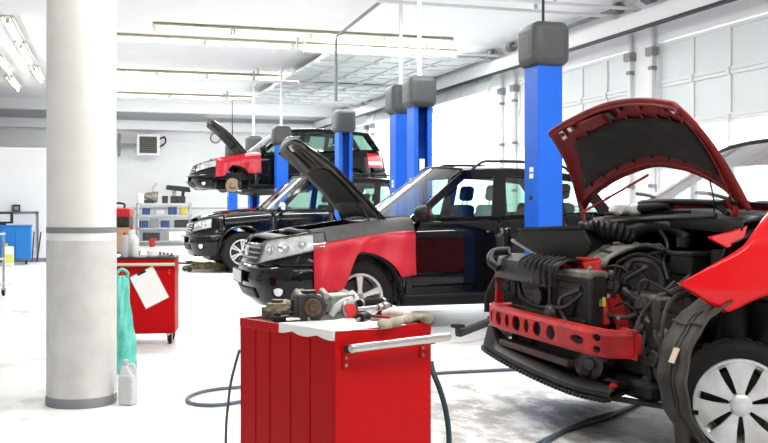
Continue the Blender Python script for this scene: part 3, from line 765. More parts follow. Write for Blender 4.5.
        def hp(v, q, up):
            x = -v*hl; wv = lerp(ye0, ye1, v); n_ = 1-abs(q)**2.2
            fw = 0.12*(1-abs(q)**2)*v        # front edge bows forward
            if v < 0.02: fw = 0.0
            c = 0.06*(1-q*q)*(0.4+0.6*v)-0.10*v*v*v
            p = Vector((x-fw, wv*q, c+up)); p = Matrix.Rotation(ang, 3, 'Y')@p
            return org+p
        qs = [k/10 for k in range(-10, 11)]; vs = [k/14 for k in range(15)]
        ho = MB().grid([[hp(v, q, 0) for q in qs] for v in vs]).build('hood', paint, t, solid=0.012, soff=0)
        MB().grid([[hp(lerp(0.03, 0.96, v), q*0.95, -0.028) for q in qs] for v in vs]).build('hood_lining', P.get('lining', 'hood_under'), ho, solid=0.012, soff=0)
        MB().grid([[hp(lerp(0.22, 0.62, v), q*0.68, -0.05) for q in qs] for v in vs]).build('insulation_pad', 'insulator', ho, solid=0.014, soff=0)
        for q in (-0.45, 0.0, 0.45):
            MB().tube([hp(v, q*(1-0.3*v), -0.05) for v in (0.64, 0.75, 0.85, 0.93)], 0.02, n=6).build('stiffening_rib', 'hood_under', ho)
        MB().tube([hp(v, s_, -0.03) for v, s_ in [(0.94, -0.9+1.8*k/10) for k in range(11)]], 0.018, n=6).build('edge_seal', 'black_plastic', ho)
        for sd in (-1, 1): MB().tube([hp(v, sd, 0.0) for v in vs], 0.013, n=8, sm=0).build('hood_edge', paint, ho)
        lb = hp(0.9, 0.0, -0.06)
        MB().obox(lb, (0.07, 0.12, 0.05), (0, ang, 0)).build('latch', 'steel', ho, bevel=0.008)
        for side in (-1, 1):
            MB().tube([(xc-0.02, side*(ye0-0.03), edge_z(xc)-0.12), (xc-0.06, side*(ye0-0.03), edge_z(xc)-0.02), hp(0.10, side*0.93, -0.03)], 0.014, n=6).build('hood_hinge', 'dark_steel', ho)
            a = Vector((xc-0.10, side*(ye0-0.05), edge_z(xc)-0.12)); b = hp(0.36, side*0.86, -0.03); m_ = a.lerp(b, 0.55)
            st_ = MB().cyl(a, m_, 0.011, n=10); st_.cyl(m_, b, 0.005, n=8)
            st_.build('gas_strut', 'dark_steel', ho)
    # cowl with wipers
    ew = edge_y(xc)-0.04
    cw = MB().grid([[(x, ew*q, edge_z(xc)+dz-0.02*q*q) for q in [k/6 for k in range(-6, 7)]] for x, dz in ((xc-0.0, -0.02), (xc+0.05, 0.01), (xc+0.22, 0.03))]).build('cowl', 'black_plastic', t, solid=0.01)
    # ------- greenhouse
    xa, xr0, xr1, xd = P['xa'], P['xr0'], P['xr1'], P['xd']; zr = H-0.06; yr = P['roof_y']
    yb = lambda x: edge_y(min(max(x, 0.6), L-0.5))-0.035
    zbelt = lambda x: sinterp(B.ztop, x)-0.006
    def roofz(x):                          # side edge of the roof
        u = (x-xr0)/(xr1-xr0); return zr+0.035*math.sin(PI*max(0, min(1, u)))-P.get('roof_drop', 0.05)*max(0, u)**2
    def gs(x, z, off, side):
        zb_ = zbelt(x); k = (z-zb_)/(zr-zb_)
        return Vector((x, side*(lerp(yb(x), yr, k)+0.018*math.sin(PI*max(0, min(1, k)))+off), z))
    def gpoly(poly, off, side, thick):
        o = [gs(x, z, off, side) for x, z in poly]; i = [gs(x, z, off-thick, side) for x, z in poly]
        n_ = len(o); mb = MB()
        return mb.add(o+i, [tuple(range(n_)), tuple(range(2*n_-1, n_-1, -1))]+[(a, (a+1) % n_, n_+(a+1) % n_, n_+a) for a in range(n_)])
    fa = lambda k: Vector((lerp(xa, xr0, k), 0, lerp(zbelt(xa), roofz(xr0), k)))      # A pillar line
    fd = lambda k: Vector((lerp(xd, xr1, k), 0, lerp(zbelt(xd), roofz(xr1), k)))      # D pillar line
    rails = 0.075
    def on_line(f, z):
        a, b = f(0), f(1); k = (z-a.z)/(b.z-a.z); return lerp(a.x, b.x, k)
    ps = P['pillars']                       # (x bottom, x top, width) of B, C ...
    for side in (-1, 1):
        a0, a1 = fa(-0.02), fa(1.0); aw = P.get('aw', 0.075)
        gpoly([(a0.x, a0.z), (a1.x, a1.z), (a1.x+aw*1.7, a1.z-0.0), (a0.x+aw*1.6, a0.z)], 0.012, side, 0.05).build('windscreen_pillar', paint, t, bevel=0.008)
        xs = [lerp(xr0, xr1, i/12) for i in range(13)]
        o1 = [gs(x, roofz(x)+0.004, 0.014, side) for x in xs]; o2 = [gs(x, roofz(x)-rails, 0.012, side) for x in xs]; o3 = [gs(x, roofz(x)-rails, -0.04, side) for x in xs]; o4 = [gs(x, roofz(x), -0.04, side) for x in xs]
        MB().grid([[a, b, c, d] for a, b, c, d in zip(o1, o2, o3, o4)], closed=True).build('roof_side', paint, t)
        for j, (xb_, xt_, pw) in enumerate(ps):
            gpoly([(xb_-pw/2, zbelt(xb_)), (xb_+pw/2, zbelt(xb_)), (xt_+pw/2*0.9, roofz(xt_)-rails+0.01), (xt_-pw/2*0.9, roofz(xt_)-rails+0.01)], 0.008, side, 0.04).build('window_pillar', P.get('pillar_mat', 'black_plastic'), t)
        d0, d1 = fd(0), fd(1); dw = P.get('dw', 0.16)
        gpoly([(d0.x-dw, d0.z), (d0.x, d0.z), (d1.x, d1.z), (d1.x-dw*1.1, d1.z)], 0.012, side, 0.05).build('rear_pillar', paint, t, bevel=0.008)
        # panes between pillars
        edges = [(fa(0).x+aw*1.5, fa(1).x+aw*1.6)]
        for xb_, xt_, pw in ps: edges += [(xb_-pw/2, xt_-pw/2), (xb_+pw/2, xt_+pw/2)]
        edges += [(d0.x-dw, d1.x-dw*1.1)]
        for j in range(0, len(edges), 2):
            (b0, t0), (b1, t1) = edges[j], edges[j+1]
            rows = []
            for k in range(5):
                row = []
                for i in range(7):
                    xbm, xtm = lerp(b0, b1, i/6), lerp(t0, t1, i/6)
                    z = lerp(zbelt(xbm), roofz(xtm)-rails+0.02, k/4); row.append(gs(lerp(xbm, xtm, k/4), z, -0.012, side))
                rows.append(row)
            MB().grid(rows).build('side_window', P.get('side_glass', 'glass'), t)
            fl = [gs(x, z, 0.006, side) for x, z in [(b0, zbelt(b0)+0.012), (lerp(b0, b1, .5), zbelt(lerp(b0, b1, .5))+0.012), (b1, zbelt(b1)+0.012)]]
            MB().tube(fl, 0.010, n=6, sm=4).build('window_seal', P.get('belt_mat', 'black_plastic'), t)
        if P.get('roof_rails'):
            xs_ = [lerp(xr0+0.15, xr1-0.1, i/10) for i in range(11)]
            MB().tube([Vector((x, side*(yr-0.07), roofz(x)+0.03+(0.055 if 0 < i < 10 else -0.01))) for i, x in enumerate(xs_)], 0.016, n=8, sm=4).build('roof_rail', P['roof_rails'], t)
    # windscreen, roof, rear window
    qs = [k/8 for k in range(-8, 9)]
    rows = []
    for k in range(9):
        v = k/8; a = fa(v); row = []
        yy = lerp(yb(xa)-0.03, yr-0.01, v)
        for q in qs:
            bow = (1-q*q); row.append((a.x-lerp(P.get('ws_bow', 0.20), 0.10, v)*bow, yy*q, a.z+0.02+lerp(0.02, 0.035, v)*bow))
        rows.append(row)
    MB().grid(rows).build('windscreen', P.get('ws_glass', 'glass'), t)
    ex = [Vector(p) for p in rows[0]]
    for r_ in (rows[0], rows[-1]):
        MB().tube([Vector(p) for p in r_], 0.014, n=6, sm=0).build('windscreen_seal', 'black_plastic', t)
    for y0, y1 in ((0.05, 0.62), (-0.58, 0.0)):
        MB().tube([(xa-0.20, y0, zbelt(xa)+0.03), (xa-0.15, (y0+y1)/2, zbelt(xa)+0.075), (xa-0.06, y1, zbelt(xa)+0.09)], 0.011, n=6).build('wiper', 'black_plastic', t)
    rr = []
    for i in range(17):
        u = i/16; x = lerp(xr0, xr1, u)
        rr.append([Vector((x-0.10*(1-q*q)*max(0, 1-u*6), yr*q, roofz(x)+0.045*(1-abs(q)**2.5)+0.0)) for q in qs])
    MB().grid(rr).build('roof', P.get('roof_mat', paint), t, solid=0.02)
    rows = []
    for k in range(6):
        v = k/5; d = fd(v); yy = lerp(yb(xd)-0.04, yr-0.02, v)
        rows.append([(d.x+0.05*(1-q*q), yy*q, d.z+0.03*(1-q*q)*v) for q in qs])
    MB().grid(rows).build('rear_window', P.get('side_glass', 'glass'), t)
    # ------- inside and underneath
    zf = 0.36
    ub0 = P.get('under_x0', 0.35)
    MB().box(max(ub0, hubs[0]+ar), hubs[1]-ar, -W/2+0.10, W/2-0.10, 0.24, 0.34).build('floor_pan', 'interior', t)
    MB().box(ub0, hubs[0]+ar+0.01, -W/2+0.42, W/2-0.42, 0.22, 0.40).build('front_subframe', 'dusty_black', t)
    MB().box(hubs[1]-ar-0.01, L-0.12, -W/2+0.42, W/2-0.42, 0.26, 0.55).build('rear_floor', 'interior', t)
    MB().cyl((hubs[0], -W/2+0.22, hz), (hubs[0], W/2-0.22, hz), 0.035, n=10).build('front_axle', 'dark_steel', t)
    MB().cyl((hubs[1], -W/2+0.22, hz), (hubs[1], W/2-0.22, hz), 0.045, n=10).build('rear_axle', 'dark_steel', t)
    MB().box(xc+0.06, xc+0.55, -W/2+0.12, W/2-0.12, zbelt(xa)-0.28, zbelt(xa)-0.02).build('dashboard', 'interior', t, bevel=0.03)
    MB().box(xc+0.06, xc+0.12, -W/2+0.10, W/2-0.10, 0.3, zbelt(xa)-0.04).build('bulkhead', 'interior', t)
    MB().lathe([(0.17+0.014*math.cos(a), 0.014*math.sin(a)) for a in [2*PI*k/8 for k in range(9)]], c=(xc+0.66, -0.38, zbelt(xa)-0.08), axis=(0.9, 0, 0.45), n=24).build('steering_wheel', 'interior', t)
    film = P.get('film_seat')
    sx_ = P['seat_x']
    seat(t, sx_, -0.38, 0.62, 'plastic_film' if film else 'seat')
    seat(t, sx_, 0.38, 0.62)
    seat(t, sx_+0.85, -0.32, 0.64, w=0.62); seat(t, sx_+0.85, 0.34, 0.64, w=0.62)
    for (ih, h) in enumerate(hubs):
        for side in (-1, 1):
            if P.get('no_front_wheels') and ih == 0: continue
            wheel(t, Vector((h, side*(W/2-0.135), P['wr']+P.get('drop', 0))), P['wr'], P.get('ww', 0.225), side, P.get('rim', 'alloy5'), steer=P.get('steer', 0) if ih == 0 else 0, rim=P.get('rimf', 0.66))
    return t, B

M['lamp_back'] = mat('headlamp_reflector', (0.82, 0.83, 0.84), 0.25, metal=0.15, noise=0.25, nscale=30)
M['lamp_lens'] = mat('white_lamp_lens', (0.80, 0.82, 0.84), 0.12, coat=0.6)

def fender_cover(car, B, P, x0, x1, lab, grp, loc, drop0=0.36, drop1=0.38, edging=True, arch=True, seed=1, grey=True, hubx=None, archr=0.4, archz=0.4):
    """red vinyl cover hung over the fender: lies on the fender top and hangs down the flank"""
    t = empty('fender_cover', loc, lab, 'fender cover', grp); r = random.Random(seed)
    n = 60; m = 22
    rows = []; rows2 = []
    ph = [r.uniform(0, 6.28) for _ in range(4)]
    for i in range(n+1):
        x = lerp(x0, x1, i/n); s = B.s_of_x(x); zt = sinterp(B.ztop, x)
        if grey: ztt = zt-0.10
        else: ztt = zt-0.03
        low = lerp(drop0, drop1, i/n)
        if arch and hubx is not None and abs(x-hubx) < archr:
            az = archz+math.sqrt(archr**2-(x-hubx)**2)
            low = low+(min(low, max(0.05, ztt-az))-low)*smooth((x-hubx+0.22)/0.2)
        row = []
        for j in range(m+1):
            k = j/m; z = ztt-low*k
            wv = 0.034*k*(math.sin(x*9+ph[0])+0.8*math.sin(x*17+ph[1]+k*1.5))+0.012*math.sin(x*31+ph[2])*k
            row.append(B.skin(s, z, 0.030+max(-0.012, wv)+0.02*k, -1))
        rows.append(row)
        if grey:
            top = [B.skin(s, zt-0.11*(1-q), 0.026, -1) for q in (0, 0.25, 0.5, 0.75, 0.95)]
            p = B.skin(s, zt, 0.0, -1)
            top += [Vector((x, p.y+0.02, zt+0.024)), Vector((x, p.y+0.10, zt+0.032)), Vector((x, p.y+0.15, zt+0.024)), Vector((x, p.y+0.19, zt-0.04))]
            rows2.append(top)
        else:
            p = B.skin(s, zt, 0.0, -1)
            rows2.append([B.skin(s, ztt, 0.030, -1), B.skin(s, zt-0.015, 0.022, -1), Vector((x, p.y+0.01, zt+0.024)), Vector((x, p.y+0.10, zt+0.032)), Vector((x, p.y+0.16, zt+0.026)), Vector((x, p.y+0.19, zt-0.02))])
    a = MB().grid(rows).build('red_sheet', 'red_cover', t, solid=0.004)
    MB().grid(rows2).build('top_pad', 'grey_cover' if grey else 'red_cover', t, solid=0.01)
    return t

# ---- middle SUV
PM = dict(L=4.02, W=1.82, H=1.66, wr=0.35, ar=0.40, az=0.37, hubs=(0.97, 3.38), cowl=1.28, doors=(1.42, 2.48, 3.20),
    plan=[(0, 0), (0.015, 0.3), (0.07, 0.55), (0.19, 0.74), (0.42, 0.855), (0.8, 0.895), (1.5, 0.905), (2.4, 0.91), (3.2, 0.905), (3.6, 0.88), (3.85, 0.82), (3.97, 0.66), (4.01, 0.35), (4.02, 0)],
    ztop=[(0, 0.86), (0.2, 0.915), (0.5, 0.975), (0.9, 1.03), (1.3, 1.085), (1.9, 1.11), (3.0, 1.14), (3.6, 1.16), (4.02, 1.15)],
    zbot=[(0, 0.26), (0.4, 0.27), (0.8, 0.28), (3.9, 0.28), (4.42, 0.36)], bump_z=0.52, lean_z=0.66, nose_break=0.655,
    grille_s=0.46, grille_z=(0.70, 0.845), slats=3, intake_z=(0.33, 0.43), plate_z=0.53, slat_mat='mid_grey',
    lamp=(0.50, 1.24, (0.665, 0.83), (0.895, 0.985)), fog=(0.80, 0.42), handle_z=0.98, mirror=(1.56, 1.03, 1.17),
    xa=1.48, xr0=2.12, xr1=3.52, xd=3.84, roof_y=0.66, pillars=[(2.48, 2.54, 0.14), (3.20, 3.14, 0.12)], tail_z=(0.72, 0.98),
    roof_rails='dark_steel', flare=True, seat_x=2.19, film_seat=True, hood_open=R(48), hood_len=1.07, rimf=0.67, mirror_mat='black_plastic', belt_mat='black_plastic',
    side_glass='green_tint')
MX, MY = 1.70, 10.28
mid, BM_ = suv('black_suv', 'black SUV with raised hood and red fender cover, standing behind the large tool cabinet', 'car', (MX, MY, 0), PM)
fender_cover(mid, BM_, PM, 0.50, 1.52, 'red vinyl cover with grey top edge on the hood-up black SUV on the floor', 'red fender covers', (MX, MY, 0),
             drop0=0.50, drop1=0.44, hubx=0.97, archr=0.42, archz=0.37, seed=3)

# ---- SUV on the floor behind
PB = dict(L=4.76, W=1.88, H=1.80, wr=0.38, ar=0.45, az=0.40, hubs=(0.90, 3.69), cowl=1.30, doors=(1.48, 2.60, 3.48),
    plan=[(0, 0), (0.02, 0.3), (0.08, 0.58), (0.20, 0.78), (0.42, 0.885), (0.8, 0.93), (1.5, 0.935), (2.4, 0.94), (3.6, 0.935), (4.2, 0.91), (4.5, 0.85), (4.70, 0.68), (4.75, 0.35), (4.76, 0)],
    ztop=[(0, 0.93), (0.2, 1.00), (0.5, 1.06), (0.9, 1.10), (1.3, 1.13), (1.9, 1.15), (3.0, 1.17), (4.2, 1.19), (4.76, 1.18)],
    zbot=[(0, 0.30), (0.4, 0.33), (0.8, 0.36), (4.2, 0.36), (4.76, 0.42)], bump_z=0.58, lean_z=0.75, nose_break=0.70,
    grille_s=0.42, grille_z=(0.74, 0.92), slats=4, intake_z=(0.42, 0.52), plate_z=0.60, slat_mat='chrome',
    lamp=(0.50, 0.98, (0.74, 0.83), (0.94, 1.01)), fog=(0.80, 0.50), handle_z=1.02, mirror=(1.62, 1.07, 1.22), mirror_mat='chrome',
    xa=1.52, xr0=2.15, xr1=4.35, xd=4.58, roof_y=0.70, pillars=[(2.60, 2.66, 0.13), (3.50, 3.56, 0.12)], tail_z=(0.80, 1.15),
    flare=True, seat_x=2.38, rim='alloy6', rimf=0.64, roof_rails='black_plastic', side_glass='green_tint')
back, BB_ = suv('black_suv', 'black SUV with closed hood on the floor, under and in front of the raised car', 'car', (2.06, 19.25, 0), PB)

# ---- car up on the lift
PL = dict(L=4.42, W=1.80, H=1.62, wr=0.33, ar=0.38, az=0.34, hubs=(0.82, 3.50), cowl=1.16, doors=(1.32, 2.36, 3.24),
    plan=[(0, 0), (0.02, 0.3), (0.09, 0.55), (0.22, 0.73), (0.46, 0.845), (0.8, 0.885), (1.5, 0.895), (2.4, 0.90), (3.4, 0.895), (3.9, 0.87), (4.2, 0.80), (4.36, 0.62), (4.41, 0.33), (4.42, 0)],
    ztop=[(0, 0.72), (0.2, 0.80), (0.5, 0.88), (0.9, 0.95), (1.2, 1.0), (1.9, 1.04), (3.0, 1.08), (3.9, 1.12), (4.42, 1.10)],
    zbot=[(0, 0.22), (0.4, 0.22), (0.8, 0.24), (3.9, 0.24), (4.42, 0.32)], bump_z=0.42, lean_z=0.55, nose_break=0.54,
    grille_s=0.40, grille_z=(0.57, 0.68), slats=2, intake_z=(0.27, 0.38), plate_z=0.45, slat_mat='chrome',
    lamp=(0.46, 1.05, (0.58, 0.72), (0.74, 0.86)), fog=(0.78, 0.35), handle_z=0.92, mirror=(1.46, 1.01, 1.11),
    xa=1.40, xr0=2.05, xr1=3.95, xd=4.22, roof_y=0.65, pillars=[(2.36, 2.42, 0.11), (3.26, 3.32, 0.11)], tail_z=(0.72, 1.05),
    seat_x=2.18, no_front_wheels=True, hood_open=R(50), hood_len=0.98, side_glass='green_tint')
UPZ = 1.38
up, BU_ = suv('raised_car', 'dark car raised high on the blue lift with its hood up and front wheels off', 'car', (2.50, 22.72, UPZ), PL)
for side in (-1, 1):
    hb = MB().lathe([(0.0, 0.10), (0.055, 0.10), (0.065, 0.06), (0.065, 0.02), (0.15, 0.02), (0.155, 0.01), (0.155, -0.01), (0.15, -0.015), (0.07, -0.02), (0.05, -0.10), (0, -0.10)], c=(0.82, side*0.72, 0.31), axis=(0, side, 0), n=32)
    d = hb.build('brake_disc', 'brake_disc', up)
    MB().obox((0.98, side*0.70, 0.33), (0.09, 0.13, 0.16)).build('brake_caliper', 'dark_steel', d, bevel=0.02)
    MB().cyl((0.82, side*0.62, 0.34), (0.84, side*0.58, 0.78), 0.045, n=12).build('suspension_strut', 'dark_steel', up)
    MB().beam((0.70, side*0.35, 0.24), (0.84, side*0.70, 0.25), 0.12, 0.05).build('lower_arm', 'dusty_black', up, bevel=0.012)
fender_cover(up, BU_, PL, 0.44, 1.42, 'red vinyl cover over the near fender of the raised car', 'red fender covers', (2.50, 22.72, UPZ),
             drop0=0.36, drop1=0.42, hubx=0.82, archr=0.40, archz=0.34, seed=9, grey=False)
# ================================================================= the red hatchback with its front taken off
PR_ = dict(L=3.80, W=1.70, H=1.63, wr=0.30, ar=0.39, az=0.42, hubs=(0.75, 3.20), cowl=0.92, doors=(1.42, 2.34, 3.0),
    plan=[(0, 0), (0.015, 0.3), (0.07, 0.52), (0.18, 0.70), (0.40, 0.80), (0.75, 0.835), (1.5, 0.845), (2.3, 0.85), (3.0, 0.845), (3.4, 0.82), (3.65, 0.74), (3.76, 0.58), (3.79, 0.3), (3.80, 0)],
    ztop=[(0, 0.93), (0.3, 0.99), (0.6, 1.08), (0.92, 1.20), (1.1, 1.235), (1.6, 1.25), (2.6, 1.28), (3.3, 1.32), (3.8, 1.30)],
    zbot=[(0, 0.30), (3.2, 0.30), (3.8, 0.40)], bump_z=0.5, lean_z=0.66, handle_z=1.08, mirror=(1.42, 0.97, 1.20), mirror_mat='black_plastic',
    xa=1.12, xr0=1.66, xr1=3.40, xd=3.70, roof_y=0.62, pillars=[(2.34, 2.38, 0.11)], tail_z=(0.95, 1.26), ws_bow=0.26,
    seat_x=1.75, paint='red_paint', xs0=0.6, no_fender=True, no_front_liner=True, no_front_wheels=True, under_x0=1.0, rim='alloy5', rimf=0.68,
    ws_glass='windshield', side_glass='glass', roof_mat='red_paint')
RX, RY = 2.30, 4.885
red, BR_ = suv('red_hatchback', 'red hatchback with hood up, front bumper and headlamps removed, engine bare', 'car', (RX, RY, 0), PR_)
RL = Vector((RX, RY, 0))
def rp(px, py, Y): return PY(px, py, Y)-RL          # photo point on the plane Y, in the car's own frame
def rw(x, y, z): return Vector((x, y, z))-RL        # room coordinates to the car's frame

# ---- front wheel(s), turned
for side, st in ((-1, R(-30)), (1, R(-33))):
    wheel(red, Vector((0.785, side*0.745, 0.295+(0.07 if side > 0 else 0))), 0.30, 0.19, side, 'cap7', steer=st, rim=0.715)

# ---- near front fender: hangs free of bumper and headlamp
top = [(683, 283, 4.06), (693, 274, 4.08), (705, 264, 4.10), (718, 254, 4.13), (729, 245, 4.16), (740, 232, 4.18), (750, 221, 4.20), (760, 212, 4.22), (770, 204, 4.24)]
bot = [(685, 286, 4.06), (697, 294, 4.05), (712, 304, 4.04), (728, 312, 4.03), (737, 308, 4.03), (748, 302, 4.03), (758, 298, 4.03), (769, 294, 4.03)]
tt = [(rp(*q).x, rp(*q).z) for q in top]+[(1.25, 1.262), (1.42, 1.268)]
bb = [(rp(*q).x, rp(*q).z) for q in bot]
xe = bb[-1][0]; 
bb += [(xe+0.10, 0.835), (xe+0.22, 0.80), (xe+0.33, 0.70), (xe+0.40, 0.56), (xe+0.425, 0.42), (xe+0.43, 0.30), (1.42, 0.30)]
x0 = tt[0][0]; rows = []
def fy(x, z): return -0.852+0.20*max(0, (z-0.95)/0.33)**2.0+0.10*max(0, (0.72-x)/0.4)**2-0.012*math.exp(-((z-0.86)/0.05)**2)
xs = sorted(set([lerp(x0, 1.415, i/46) for i in range(47)]+[q[0] for q in bb[:-1]]+[q[0]+0.003 for q in bb[-4:-1]]))
for x in xs:
    a, b2 = interp(bb, x), interp(tt, x)
    if a > b2-0.002: a = b2-0.002
    rows.append([(x, fy(x, lerp(a, b2, k/10)), lerp(a, b2, k/10)) for k in range(11)])
fe = MB().grid(rows).build('front_fender', 'red_paint', red, solid=0.012, soff=1)
lip = [Vector((x, fy(x, z)+0.015, z+0.0)) for x, z in bb[:11]]
MB().grid([[p, p+Vector((0.01, 0.05, 0.012))] for p in lip]).build('fender_flange', 'red_primer', fe, solid=0.006)
sp = [rp(728, 248, 4.13), rp(713, 240, 4.16), rp(711, 237, 4.17), rp(736, 231, 4.15), rp(748, 225, 4.15), rp(744, 240, 4.13)]
MB().prism(sp, (0.004, 0.035, 0.0)).build('fender_tab', 'red_paint', fe, bevel=0.003)
# far fender, same panel mirrored, mostly hidden behind the bay
MB().grid([[(p[0], -p[1], p[2]) for p in r_] for r_ in rows]).build('front_fender', 'red_paint', red, solid=0.012, soff=-1)

# ---- wheel arch liner
lc = Vector((0.80, 0, 0.42)); lr = 0.395
rows = []
for k in range(31):
    a = lerp(R(-52), R(70), k/30); rr = lr+0.010*math.sin(k*1.1)*0.4
    row = []
    for j in range(9):
        y = lerp(-0.895, -0.66, j/8)
        bulge = 0.014*math.sin(PI*j/8*2.0+0.4)
        row.append((lc.x-(rr+bulge)*math.cos(a), y+0.03*(k/30), lc.z+(rr+bulge)*math.sin(a)))
    rows.append(row)
lin = MB().grid(rows).build('wheel_arch_liner', 'dirty_liner', red, solid=0.008)
MB().tube([Vector(r_[0])+Vector((0, -0.004, 0)) for r_ in rows], 0.007, n=6, sm=0).build('liner_edge', 'dirty_liner', lin)
for j in (3, 5): MB().tube([Vector(r_[j])+Vector((-0.004, 0, 0.003)) for r_ in rows[3:27]], 0.007, n=6, sm=0).build('liner_rib', 'dirty_liner', lin)
MB().tube([Vector(r_) + Vector((-0.01, 0, 0.005)) for r_ in rows[23]], 0.006, n=6, sm=0).build('liner_crease', 'dirty_liner', lin)
q = Vector(rows[17][3])
MB().obox(q+Vector((-0.020, 0, 0.004)), (0.004, 0.045, 0.075), (0, R(25), 0)).build('sticker', 'tan_label', lin)
rows2 = [[(lc.x-lr*math.cos(a), y, lc.z+lr*math.sin(a)) for y in (-0.84, -0.42)] for a in [PI*k/20 for k in range(8, 21)]]
MB().grid(rows2).build('wheel_arch_liner', 'black_plastic', red, solid=0.008)
MB().grid([[(lc.x-lr*math.cos(a), -y, lc.z+lr*math.sin(a)) for y in (-0.84, -0.42)] for a in [PI*k/20 for k in range(0, 21)]]).build('wheel_arch_liner', 'black_plastic', red, solid=0.008)

# ---- crash bar with its lightening holes (holes cut through)
def boolean_cut(o, cutters, name, m, parent):
    me = bpy.data.meshes.new('cut'); me.from_pydata([tuple(p) for p in cutters.v], [], cutters.f)
    c = bpy.data.objects.new('cut', me); COL.objects.link(c)
    c.parent = parent
    md = o.modifiers.new('b', 'BOOLEAN'); md.operation = 'DIFFERENCE'; md.object = c; md.solver = 'EXACT'
    bpy.context.view_layer.update()
    dg = bpy.context.evaluated_depsgraph_get(); nm = bpy.data.meshes.new_from_object(o.evaluated_get(dg))
    o.modifiers.clear(); o.data = nm
    bpy.data.objects.remove(c); nm.name = name
    for p in nm.polygons: p.use_smooth = False
    return o
BZ0, BZ1 = 0.490, 0.622
spine = catmull([(2.60, 5.98, 0), (2.52, 5.84, 0), (2.485, 5.55, 0), (2.485, 5.20, 0), (2.487, 4.85, 0), (2.495, 4.58, 0), (2.520, 4.43, 0), (2.575, 4.375, 0), (2.64, 4.365, 0)], 7)
prof = [(0.0, BZ0), (-0.012, BZ0+0.02), (-0.012, BZ1-0.02), (0.0, BZ1), (0.055, BZ1+0.004), (0.055, BZ1-0.008), (0.010, BZ1-0.012), (-0.002, BZ1-0.025), (-0.002, BZ0+0.025), (0.010, BZ0+0.012), (0.055, BZ0+0.008), (0.055, BZ0-0.004)]
rows = []
for i, p in enumerate(spine):
    d = (spine[min(i+1, len(spine)-1)]-spine[max(0, i-1)]).normalized(); nrm = Vector((-d.y, d.x, 0))
    if nrm.x < 0 and abs(nrm.x) > 0.2: nrm = -nrm
    if nrm.x < 0: nrm = -nrm
    rows.append([Vector((p.x, p.y, z))+nrm*o-RL for o, z in prof])
cb = MB().grid(rows, closed=True); n_ = len(prof); last = (len(rows)-1)*n_
cb.f += [tuple(range(n_)), tuple(last+k for k in range(n_))[::-1]]
bar = cb.build('crash_bar', 'red_primer', red, flat=True)
cut = MB()
def oval(y, zc, ry, rz, x=2.48):
    cx = min(spine, key=lambda p: abs(p.y-y)).x
    pts = [Vector((cx-0.06, y+ry*math.cos(a), zc+rz*math.sin(a)))-RL for a in [2*PI*k/16 for k in range(16)]]
    cut.prism(pts, (0.075, 0, 0))
for y, ry, rz in ((5.78, 0.028, 0.036), (5.64, 0.050, 0.042), (5.50, 0.030, 0.040), (5.37, 0.056, 0.044), (5.235, 0.034, 0.040), (5.10, 0.052, 0.043), (4.93, 0.052, 0.041)): oval(y, 0.556, ry, rz)
oval(4.645, 0.556, 0.068, 0.024); oval(4.47, 0.586, 0.030, 0.019); oval(4.47, 0.526, 0.030, 0.019)
boolean_cut(bar, cut, 'crash_bar', 'red_primer', red)
MB().box(0.28, 0.42, -0.48, -0.42, 0.50, 0.60).build('crash_box', 'red_primer', red, bevel=0.008)
MB().box(0.24, 0.36, 0.84, 0.96, 0.47, 0.63).build('crash_box', 'red_primer', red, bevel=0.008)
MB().box(0.345, 0.36, -0.535, -0.40, 0.48, 0.63).build('mounting_flange', 'red_primer', red, bevel=0.004)

# ---- lower bumper carrier, black, with a toothed lip
sp2 = catmull([(2.62, 6.02, 0.35), (2.51, 5.92, 0.345), (2.475, 5.62, 0.325), (2.46, 5.25, 0.305), (2.475, 4.92, 0.285), (2.51, 4.66, 0.272), (2.58, 4.47, 0.27)], 8)
rows = []
for i, p in enumerate(sp2):
    d = (sp2[min(i+1, len(sp2)-1)]-sp2[max(0, i-1)]).normalized(); nrm = Vector((-d.y, d.x, 0)); nrm = nrm if nrm.x > 0 else -nrm
    up_ = 0.20 if p.y > 5.78 else lerp(0.055, 0.055, 0)
    if p.y > 5.7: up_ = lerp(0.055, 0.14, smooth((p.y-5.7)/0.1))
    rows.append([p+nrm*a+Vector((0, 0, b2))-RL for a, b2 in ((0.18, 0.02), (0.03, 0.0), (0.0, 0.0), (-0.012, 0.012), (-0.008, 0.035), (0.02, up_), (0.05, up_+0.005), (0.14, 0.06))])
tray = MB().grid(rows).build('bumper_carrier', 'dusty_black', red, solid=0.008)
for k, p in enumerate(sp2[4:-2:1]):
    MB().obox(p-RL+Vector((0.0, 0, -0.008)), (0.05, 0.026, 0.022), (0, 0, 0)).build('lip_tooth', 'dusty_black', tray, bevel=0.003)
MB().box(0.20, 0.28, -0.10, 0.80, 0.385, 0.425).build('lower_crossmember', 'dark_primer', red, bevel=0.01)
MB().beam(rp(610, 391, 4.52), rp(615, 384, 4.50), 0.04, 0.03).build('tow_bracket', 'red_primer', red, bevel=0.005)

